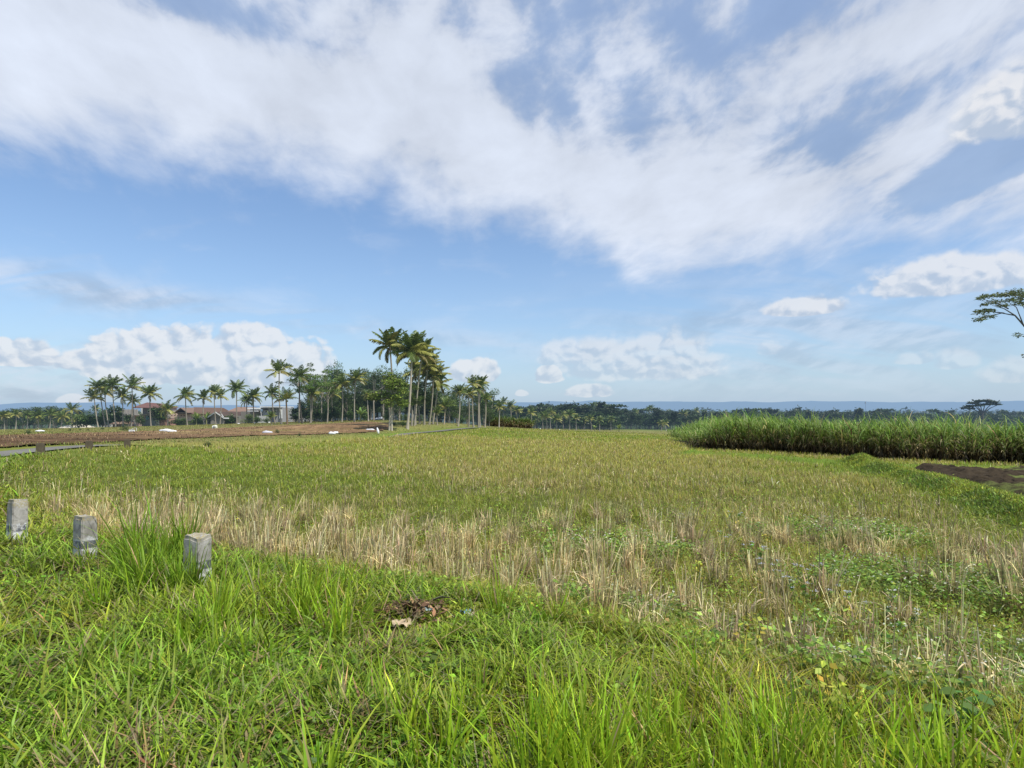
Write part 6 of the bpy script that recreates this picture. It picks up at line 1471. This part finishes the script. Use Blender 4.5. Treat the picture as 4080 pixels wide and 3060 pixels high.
def build_sky():
    w = bpy.data.worlds.new('World'); S.world = w; w.use_nodes = True
    w.cycles.sampling_method = 'MANUAL'; w.cycles.sample_map_resolution = 256
    nt = w.node_tree; nt.nodes.clear(); N.nt = nt
    out = nt.nodes.new('ShaderNodeOutputWorld')
    sky = nt.nodes.new('ShaderNodeTexSky'); sky.sky_type = 'NISHITA'; sky.sun_disc = False
    sky.sun_elevation = math.asin(SUN.z); sky.sun_rotation = math.atan2(SUN.x, SUN.y)
    sky.air_density = 1.0; sky.dust_density = 0.6; sky.ozone_density = 1.6
    tc = nt.nodes.new('ShaderNodeTexCoord'); d = N(tc.outputs['Generated'])
    dx, dy, dz = sep(d)
    az = N.m('ARCTAN2', dx, dy)
    el = N.m('ARCSINE', dz)
    # ---- high broken sheet of cloud, on a plane far overhead
    zc = N.m('MAXIMUM', dz, 0.0) + 0.34
    px, py = dx / zc, dy / zc
    qx = az / (0.45 + N.m('MAXIMUM', el, 0.0)) * 1.1
    qy = N.m('LOGARITHM', N.m('MAXIMUM', el, -0.1) + 0.25, math.e) * 1.15
    warp = noise(xyz(qx, qy, 0), 2.6, 3, 0.5)
    P2 = xyz(qx + qy * 0.10 + (warp - 0.5) * 0.12, qy * 1.15 - qx * 0.25 - (warp - 0.5) * 0.12, 0)
    n1 = noise(P2, 2.6, 6, 0.52)
    n2 = noise(P2, 6.0, 7, 0.55)
    n4 = noise(P2, 13.0, 6, 0.55)
    n3 = noise(xyz(px * 0.8, py * 2.2, 4.1), 3.0, 6, 0.55, 0.3)
    def gauss(sx, sy, ax, ay, rot=0.0):
        """Soft spot in bearing and elevation; sizes in photo pixels."""
        a0, e0 = direction(sx, sy)
        s = K / FPX / (1 + ((sx * K - 512) / FPX) ** 2) ** 0.5
        c, q = math.cos(rot), math.sin(rot)
        ua = (az - a0) * (c / (ax * s)) + (el - e0) * (q / (ax * s))
        va = (az - a0) * (-q / (ay * s)) + (el - e0) * (c / (ay * s))
        return N.m('EXPONENT', (ua * ua + va * va) * -1.0)
    edge_pts = [(-600, 560), (0, 640), (420, 700), (800, 755), (1250, 790), (1600, 860), (1830, 960), (2060, 960), (2300, 1040), (2560, 1130),
                (2800, 1140), (3100, 1090), (3400, 1010), (3700, 1010), (4080, 985), (4700, 900)]
    pts = []
    for sx, sy in edge_pts:
        a, e = direction(sx, sy); pts.append(((a + 0.9) / 1.8, e))
    pts = [(0.0, 0.34)] + pts + [(1.0, 0.25)]
    L = curve((az + 0.9) / 1.8, pts)
    f = el - L + (n2 - 0.5) * 0.12 + (n1 - 0.5) * 0.08 + (n4 - 0.5) * 0.05
    sheet = smooth(f, -0.025, 0.095)
    bias = gauss(500, 250, 900, 260, -0.25) * 0.13
    for g in ((1900, 700, 700, 260, -0.30, 0.20), (3000, 830, 1100, 200, 0.0, 0.20), (1000, 560, 1000, 200, -0.25, 0.15), (2200, 850, 420, 200, -0.4, 0.15), (3700, 80, 420, 160, 0.2, 0.06), (1500, 330, 500, 260, 0.1, 0.12),
              (2180, 190, 260, 170, 0.5, -0.09), (2500, 330, 330, 170, 0.2, -0.045), (3200, 250, 900, 420, 0.0, 0.075), (700, 600, 800, 190, -0.2, 0.12), (2250, 430, 330, 110, 0.0, -0.06), (3250, 450, 430, 110, 0.4, -0.07), (900, 40, 460, 100, -0.1, -0.20), (2950, 130, 300, 130, 0.5, -0.10), (3900, 660, 330, 95, 0.40, -0.75), (3650, 920, 520, 110, 0.0, 0.16), (1660, 600, 220, 70, -0.3, -0.11), (960, 620, 260, 60, -0.25, -0.08),
              (3300, 610, 420, 90, 0.3, -0.10)):
        bias = bias + gauss(*g[:5]) * g[5]
    thick = smooth(n1 * 0.26 + n2 * 0.44 + n4 * 0.30 + bias, 0.37, 0.62)
    sheet = sheet * (0.48 + thick * 0.52)
    # ---- thin veils lower down
    veil = gauss(900, 1230, 1500, 55, -0.10) * smooth(n3, 0.33, 0.62) * 0.42
    veil = veil + gauss(250, 1170, 520, 60, -0.10) * smooth(n3, 0.3, 0.6) * 0.38
    veil = veil + gauss(3200, 1320, 900, 230, 0.0) * smooth(n3, 0.30, 0.62) * 0.48
    veil = veil + gauss(120, 1500, 420, 170, 0.0) * smooth(n3, 0.32, 0.6) * 0.55
    veil = veil + smooth(n3 * 0.5 + n2 * 0.5, 0.52, 0.70) * smooth(el, 0.02, 0.14) * 0.14
    cover = N.m('MAXIMUM', sheet, N.m('MINIMUM', veil, 0.75))
    lum = 0.83 + thick * 0.15 + (n2 - 0.5) * 0.40 + (n1 - 0.5) * 0.30 + gauss(250, 200, 900, 240, -0.3) * 0.10 + gauss(2300, 700, 900, 300, -0.2) * 0.06
    # ---- heaped clouds near the horizon
    A = xyz(az, el * 1.15, 0.0)
    wob = noise(A, 14, 3, 0.5)
    B1 = xyz(az + wob * 0.03, el * 1.25 + wob * 0.03, 0.3)
    B2 = xyz(az + wob * 0.03 + 0.006, el * 1.25 + wob * 0.03 + 0.011, 0.3)
    def billow(v):
        v1, v2 = voronoi(v, 21), voronoi(v, 55)
        return (0.30 - v1 * v1) * 0.62 + (0.28 - v2 * v2) * 0.26 + (noise(v, 44, 5, 0.55) - 0.5) * 0.50
    b1, b2 = billow(B1), billow(B2)
    relief = (b1 - b2)
    heap_a, heap_l = None, None
    #      cx   base  halfw height soft opacity
    heaps = [(760, 1482, 400, 180, 0.20, 0.97), (1010, 1490, 330, 205, 0.25, 0.93), (430, 1462, 170, 85, 0.22, 0.95), (60, 1432, 150, 92, 0.25, 0.95), (1890, 1500, 105, 88, 0.25, 0.97), (2480, 1475, 360, 150, 0.55, 0.62), (2640, 1470, 260, 165, 0.5, 0.62), (2245, 1440, 110, 100, 0.45, 0.55),
             (2190, 1510, 70, 62, 0.3, 0.85), (3210, 1238, 160, 68, 0.4, 0.85), (3800, 1130, 340, 150, 0.45, 0.85), (2350, 1570, 100, 44, 0.35, 0.75), (4060, 480, 260, 230, 0.6, 0.85), (3650, 1440, 80, 45, 0.6, 0.40), (3810, 1450, 95, 75, 0.6, 0.40), (4060, 1500, 150, 90, 0.6, 0.42), (300, 1600, 60, 34, 0.3, 0.7), (2080, 1572, 30, 22, 0.35, 0.7), (3060, 1400, 60, 50, 0.6, 0.3), (900, 1500, 120, 50, 0.4, 0.8)]
    for cx, base, hw, h, soft, op in heaps:
        a0, e0 = direction(cx, base)
        s = K / FPX / (1 + ((cx * K - 512) / FPX) ** 2) ** 0.5
        ua = (az - a0) / (hw * s)
        va = (el - e0) / (h * s)
        up = N.m('MAXIMUM', va, 0.0); dn = N.m('MINIMUM', va, 0.0) * 3.2
        q = N.m('SQRT', ua * ua + up * up + dn * dn)
        dens = (1.0 - q) * 1.5 + b1 * 0.85
        a = smooth(dens, 0.0, soft) * op
        l = smooth(va + ua * 0.15, -0.15, 0.75)
        if heap_a is None: heap_a, heap_l = a, l
        else:
            heap_l = heap_l + (l - heap_l) * smooth(a - heap_a, -0.1, 0.1)
            heap_a = N.m('MAXIMUM', heap_a, a)
    heap_s = N.m('MULTIPLY', 0.70 + heap_l * 0.24 + relief * 1.5, 1.0)
    heap_s = N.m('MINIMUM', N.m('MAXIMUM', heap_s, 0.50), 1.0)
    # ---- compose
    sk = nt.nodes.new('ShaderNodeMix'); sk.data_type = 'RGBA'; sk.blend_type = 'MULTIPLY'; sk.inputs[0].default_value = 1.0
    nt.links.new(sky.outputs[0], sk.inputs[6]); sk.inputs[7].default_value = SKY_TINT
    hazef = N.m('EXPONENT', N.m('MAXIMUM', el, 0.0) * -7.0)
    blue = mixc(hazef * 0.80, N(sk.outputs[2]), tuple(x / SKY_STRENGTH for x in (0.40, 0.55, 0.76)))
    def bright(col, f):
        n = nt.nodes.new('ShaderNodeVectorMath'); n.operation = 'SCALE'; nt.links.new(col.s, n.inputs[0]); nt.links.new(f.s, n.inputs['Scale']); return N(n.outputs[0])
    blue = bright(blue, 1.0 + smooth(el, 0.28, 0.62) * 0.36)
    def scaled(c, f):
        n = nt.nodes.new('ShaderNodeVectorMath'); n.operation = 'SCALE'
        n.inputs[0].default_value = tuple(x / SKY_STRENGTH for x in c)
        nt.links.new(f.s, n.inputs['Scale']); return N(n.outputs[0])
    veil_c = mixc(smooth(thick, 0.05, 0.75), scaled((0.53, 0.63, 0.79), lum), scaled((0.68, 0.74, 0.855), lum))
    c1 = mixc(cover * 0.97, blue, veil_c)
    heap_c = mixc(smooth(heap_s, 0.48, 1.02), tuple(x / SKY_STRENGTH for x in (0.50, 0.585, 0.715)), tuple(x / SKY_STRENGTH for x in (0.84, 0.85, 0.88)))
    c2 = mixc(heap_a * (1.0 - hazef * 0.35), c1, heap_c)
    # the rest of the sky (behind and overhead): plain broken cloud
    nb = noise(xyz(px, py, 0), 1.6, 5, 0.55)
    c3 = mixc(smooth(nb, 0.38, 0.62) * 0.8, blue, scaled((0.66, 0.725, 0.845), 0.75 + nb * 0.3))
    def background(col):
        b = nt.nodes.new('ShaderNodeBackground'); nt.links.new(col.s, b.inputs['Color'])
        b.inputs['Strength'].default_value = SKY_STRENGTH; return b.outputs[0]
    def choose(f, a, b):
        n = nt.nodes.new('ShaderNodeMixShader'); nt.links.new(f.s, n.inputs[0])
        nt.links.new(a, n.inputs[1]); nt.links.new(b, n.inputs[2]); return n.outputs[0]
    above = N.m('GREATER_THAN', el, 0.245)
    side = N.m('LESS_THAN', az, 0.58)
    top = N.m('GREATER_THAN', el, 0.50)
    no_heaps = N.m('MAXIMUM', top, above * side)
    front = N.m('LESS_THAN', N.m('ABSOLUTE', az), 1.0) * N.m('LESS_THAN', el, 0.85) * N.m('GREATER_THAN', el, -0.02)
    near_sky = choose(no_heaps, background(c2), background(c1))
    nt.links.new(choose(front, background(c3), near_sky), out.inputs[0])

SKY_STRENGTH = 0.10
SKY_TINT = (1.32, 1.46, 1.62, 1)
build_light(); build_sky()

S.view_settings.view_transform = 'Standard'; S.view_settings.look = 'None'
S.view_settings.exposure = 0; S.view_settings.gamma = 1
S.render.engine = 'CYCLES'
c = S.cycles
c.use_denoising = True
c.max_bounces = 6; c.diffuse_bounces = 3; c.glossy_bounces = 2; c.transmission_bounces = 4; c.transparent_max_bounces = 4
c.caustics_reflective = False; c.caustics_refractive = False
c.use_adaptive_sampling = True; c.adaptive_threshold = 0.01
